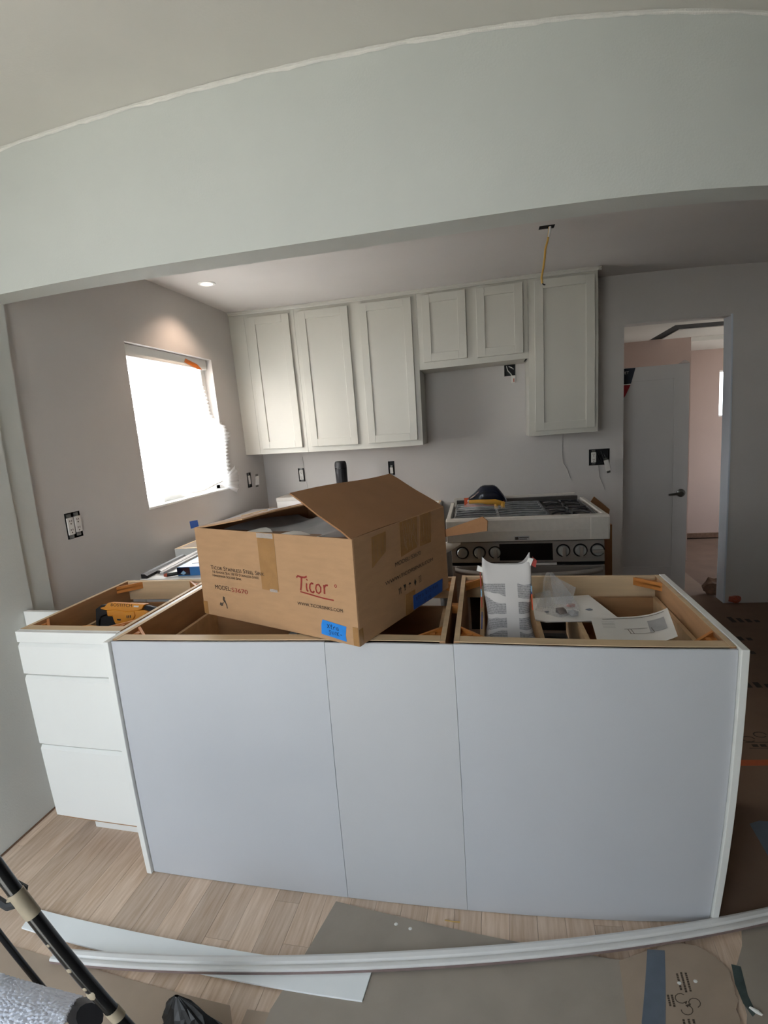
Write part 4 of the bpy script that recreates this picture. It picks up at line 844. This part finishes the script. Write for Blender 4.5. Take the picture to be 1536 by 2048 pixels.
for cx, cy in [(2.305, .965), (2.37, 1.0), (2.44, .97)]:
    for k in range(8): a, b_ = .7 * k, .7 * (k + 1); fp.ribbon([(cx + .028 * math.cos(a), cy + .022 * math.sin(a)), (cx + .028 * math.cos(b_), cy + .022 * math.sin(b_))], .006, (0, 0, .0034), (1, 0, 0), (0, 1, 0), 0)
for x in range(6): fp.box((2.30 + .035 * x, .905, .003), (2.325 + .035 * x, .925, .0034))
fp.box((2.28, .893, .003), (2.50, .897, .0034)); fp.box((2.28, .938, .003), (2.50, .942, .0034))
fp.build('paper_print', 'ink_black', KP)
for x0, y0 in [(2.55, 1.85), (2.80, 2.35), (2.62, 2.05), (2.45, 1.44)]:
    fp = MB()
    for k in range(4): fp.box((x0 + .05 * k, y0, .003), (x0 + .03 + .05 * k, y0 + .10 - .02 * k, .0034))
    fp.build('paper_print', 'ink_black', KP)
S1 = sheet_on_floor([(.680, -.023), (1.278, -.102), (1.535, -.140), (1.62, -.20), (1.62, -.60), (.605, -.60), (.603, -.392)], .0033, .0062, 'kraft_sheet_grey', 'grey brown floor paper sheet in front of the white panels')
sheet_on_floor([(-.64, -.42), (-.33, -.397), (-.262, -.399), (.062, -.391), (.489, -.401), (.523, -.46), (.55, -1.9), (-.635, -1.9)], .0002, .0030, 'kraft_sheet', 'brown floor paper sheet under the ladder at lower left')
sheet_on_floor([(.540, -.402), (.9, -.384), (1.60, -.384), (1.60, -1.9), (.57, -1.9)], .0002, .0030, 'kraft_sheet', 'brown floor paper sheet at bottom centre under the grey one')
S3 = sheet_on_floor([(1.52, -.145), (1.59, -.113), (1.635, -.10), (1.683, -.070), (1.70, -.082), (1.748, -.094), (1.775, -.118), (1.791, -.142), (1.806, -.165), (1.814, -.186), (1.809, -.21), (1.812, -.235), (1.805, -.255), (1.812, -.276), (1.796, -.305), (1.80, -.34), (1.792, -.368), (1.78, -1.4), (1.50, -1.4), (1.51, -.4)], .0066, .0092, 'kraft_sheet', 'brown floor paper with torn rounded edge and recycling print at lower right')
sheet_on_floor([(1.897, -.02), (1.877, -.092), (1.840, -.159), (1.826, -.23), (1.824, -.32), (1.80, -.40), (1.80, -1.9), (6.4, -1.9), (6.4, .0), (1.99, .0)], .0002, .0030, 'kraft_sheet_grey', 'grey brown floor paper along right edge of the photo')
sheet_on_floor([(1.604, -.105), (1.652, -.108), (1.606, -.345), (1.59, -.60), (1.535, -.60), (1.549, -.33)], .0094, .0098, 'grey_tape', 'blue grey duct tape strip on torn floor paper', 'floor_tape', 'tape')
sheet_on_floor([(1.826, -.155), (1.850, -.165), (1.846, -.21), (1.842, -.26), (1.848, -.32), (1.836, -.33), (1.822, -.285), (1.818, -.22)], .0032, .0034, 'green_stain', 'dark green tape scrap beside the torn paper edge', 'floor_tape', 'tape')
rp_ = MB(); RZ = .00945
def arc(cx, cy, r, a0, a1, n=8, w=.0026):
    rp_.ribbon([(cx + r * math.cos(a0 + (a1 - a0) * k / n), cy + r * math.sin(a0 + (a1 - a0) * k / n)) for k in range(n + 1)], w, (0, 0, RZ), (1, 0, 0), (0, 1, 0), 0)
for cx, cy, a in [(1.662, -.262, .8), (1.694, -.278, -1.2), (1.670, -.298, 3.)]: arc(cx, cy, .015, a, a + 4.6); e = a + 4.6; rp_.prism([(cx + .015 * math.cos(e) - .005, cy + .015 * math.sin(e)), (cx + .015 * math.cos(e) + .005, cy + .015 * math.sin(e) + .003), (cx + .015 * math.cos(e), cy + .015 * math.sin(e) - .008)], (0, 0, RZ), (1, 0, 0), (0, 1, 0), (0, 0, .0002))
rr_ = random.Random(4)
for x, ya, yb in [(1.668, -.212, -.184), (1.668, -.238, -.222), (1.680, -.238, -.180), (1.692, -.240, -.182), (1.640, -.288, -.250), (1.630, -.285, -.250), (1.655, -.345, -.325), (1.668, -.345, -.325), (1.68, -.345, -.327)]:
    y = yb
    while y > ya: h = rr_.uniform(.003, .007); rp_.box((x - .0028, y - h, RZ - .0002), (x + .0028, y, RZ + .0002)); y -= h + .0016
rp_.build('paper_print', 'ink_faded', S3, label='recycling symbol and small lettering')
for k, (x, y, z, par) in enumerate([(1.668, -.214, .0094, S3), (1.712, -.21, .0094, S3), (.93, -.088, .0064, S1), (.885, -.078, .0064, S1)]):
    MB().lathe((x, y, z - .0002), (0, 0, 1), [(.006, 0), (.004, .001), (.001, .0015)], 7).build('paint_drop', 'caulk', par)
# long white board and primed moulding lying on the floor
tag(MB().flat([(-.303, -.250), (-.288, -.335), (.839, -.331), (.846, -.236), (.30, -.243)], .0064, .0125).build('white_board', 'board_white', bevel=.001), 'long flat white board lying on the floor under the moulding', 'board')
ml = thing('moulding_length', 'long white primed moulding strip lying across the floor papers', 'moulding', (0, 0, 0))
d_ = Vector((2.50 + .039, .100 + .382, 0)).normalized(); pn = Vector((-d_.y, d_.x, 0)); o0 = Vector((-.10, -.397, .0128))
pr = [(-.026, 0), (-.026, .012), (-.021, .015), (-.012, .015), (-.008, .010), (-.004, .010), (0, .019), (.012, .021), (.020, .018), (.024, .012), (.024, 0)]
MB().prism(pr, o0, pn, (0, 0, 1), d_ * 2.6).build('moulding_body', 'moulding_primer', ml)
MB().prism([(-.0275, .0), (-.0275, .0085), (-.0262, .0085), (-.0262, 0)], o0, pn, (0, 0, 1), d_ * 2.6).build('shaded_edge', 'mauve_shade', ml, label='mauve strip painted as the shaded side of the moulding')  # shadow side of the moulding painted on as a mauve strip

BX((-.6425, -1.9, .0005), (-.637, .27, .006)).build('trim_5', 'kraft_shreds', kind='structure')
tag(MB().tube([(1.835, -.30, .0045), (1.850, -.318, .006), (1.862, -.330, .0045)], [.003, .006, .003], 6).build('plaster_chip', 'caulk', smooth=True), 'white plaster chip on grey floor paper near lower right corner', 'plaster chip')
tag(MB().tube([(1.03, -.045, .004), (1.055, -.05, .007), (1.075, -.047, .0045)], .002, 5).build('wood_sliver', 'cable_yellow', smooth=True), 'thin yellow wood sliver on the oak floor below the white panels', 'wood sliver')
# ------------------------------------------------------------------ ladder, paper towel and bag at lower left
ld = thing('step_ladder', 'black metal step ladder splashed with tan paint at lower left', 'ladder', (.50, -.82, 0))
inv = Matrix.Translation(-ld.location)
dirv = Vector((.580 - .424, 0, .529 - .839)).normalized(); P0 = Vector((.424, -.82, .839))
top = P0 - dirv * .45; k_ = P0.z / -dirv.z; bot = P0 + dirv * k_
MB().tube([top, bot], .0135, 14).build('side_rail', 'black_gloss', ld, smooth=True, xf=inv)
top2 = top + Vector((-.46, .0, 0)); bot2 = bot + Vector((-.46, .0, 0)); MB().tube([top2, bot2], .0135, 14).build('side_rail', 'black_gloss', ld, smooth=True, xf=inv)
r0 = Vector((.15, -.70, .53)); r1 = Vector((.30, -.66, .0)); MB().tube([r0, r1], .009, 10).build('rear_leg', 'black_gloss', ld, smooth=True, xf=inv)
MB().tube([r0, Vector((.12, -.82, .60))], .009, 10).build('brace', 'black_gloss', ld, smooth=True, xf=inv)
for tt, rr, ln in [(.07, .0150, .05), (.50, .0146, .02), (.615, .0148, .035)]:
    q = P0 + dirv * (tt * .62); MB().tube([q, q + dirv * ln], rr, 12).build('paint_patch', 'tan_drip', ld, smooth=True, xf=inv)
for tt, r_ in [(.24, .004), (.33, .006), (.40, .005), (.425, .010)]:
    q = P0 + dirv * (tt * .62) + Vector((0, -.0115, .002)); MB().lathe(q, (0, -1, .3), [(r_, 0), (r_ * .8, .002), (r_ * .3, .003)], 9).build('paint_drip', 'tan_drip', ld, smooth=True, xf=inv)
MB().tube([(.385, -.80, .80), (.40, -.795, .79), (.425, -.79, .775), (.42, -.80, .752), (.395, -.81, .745), (.37, -.81, .755)], .0085, 8).build('strap', 'rubber_black', ld, smooth=True, xf=inv)
MB().tube([(.37, -.80, .785), (.398, -.80, .780), (.405, -.80, .760), (.390, -.81, .742)], .006, 8).build('strap', 'tan_drip', ld, smooth=True, xf=inv, label='tan paint covered strap')
st0 = Vector((.50, -.84, .44))
tt = (P0.z - .40) / -dirv.z; rp0 = P0 + dirv * tt
BX((rp0.x - .46, -.93, .352), (rp0.x, -.80, .370)).build('step', 'black_matte', ld, xf=inv, bevel=.004)
tw = thing('paper_towel', 'white embossed paper towel roll on the ladder step', 'paper towel', (.33, -.83, .41))
def towel(i, j):
    TL, TR, BL, BR = Vector((.10, -.72, .375)), Vector((.375, -.72, .402)), Vector((.20, -.88, .41)), Vector((.497, -.88, .545))
    p = TL * (1 - i) * (1 - j) + TR * i * (1 - j) + BL * (1 - i) * j + BR * i * j
    e = math.sin(62 * i + 3 * math.sin(17 * j)) * math.sin(44 * j + 3 * math.sin(19 * i + 2)); e = max(-.25, min(.35, e)) + .25 * math.sin(150 * i + 90 * j) * math.sin(70 * j)
    p += Vector((0, -.4, .8)) * (.009 * e) + Vector((0, -.15, .5)) * (.035 * math.sin(math.pi * j) + .012 * math.sin(5 * i + 1) * j)
    return p - Vector((.33, -.83, .41))
MB().grid(towel, 140, 90, .003).build('towel_sheet', 'towel_paper', tw, smooth=True)
MB().tube([Vector((.415, -.765, .418)) - tw.location, Vector((.462, -.79, .462)) - tw.location], [.034, .026], 14).build('roll_end', 'black_matte', tw, smooth=True, label='end of the roll coloured black for its shade')  # shade on the roll's end is put into its black colour
kb = MB()
rnd = random.Random(9)
def bagf(i, j):
    a = 2 * math.pi * i; rr = (.115 * (1 - j) ** .7 + .006) * (1 + .25 * math.sin(3 * a + 1) * (1 - j) + .12 * math.sin(7 * a + 9 * j))
    return (.46 + rr * math.cos(a) - .035 * j, -.53 + rr * math.sin(a) * .55 + .02 * j, .0035 + .16 * j ** 1.2 + .012 * math.sin(9 * a) * (1 - j) * j)
kb.grid(bagf, 22, 8).build('trash_bag', 'bag_black'); tag(bpy.data.objects['trash_bag'], 'crumpled black plastic bag on the floor at bottom edge', 'bag')
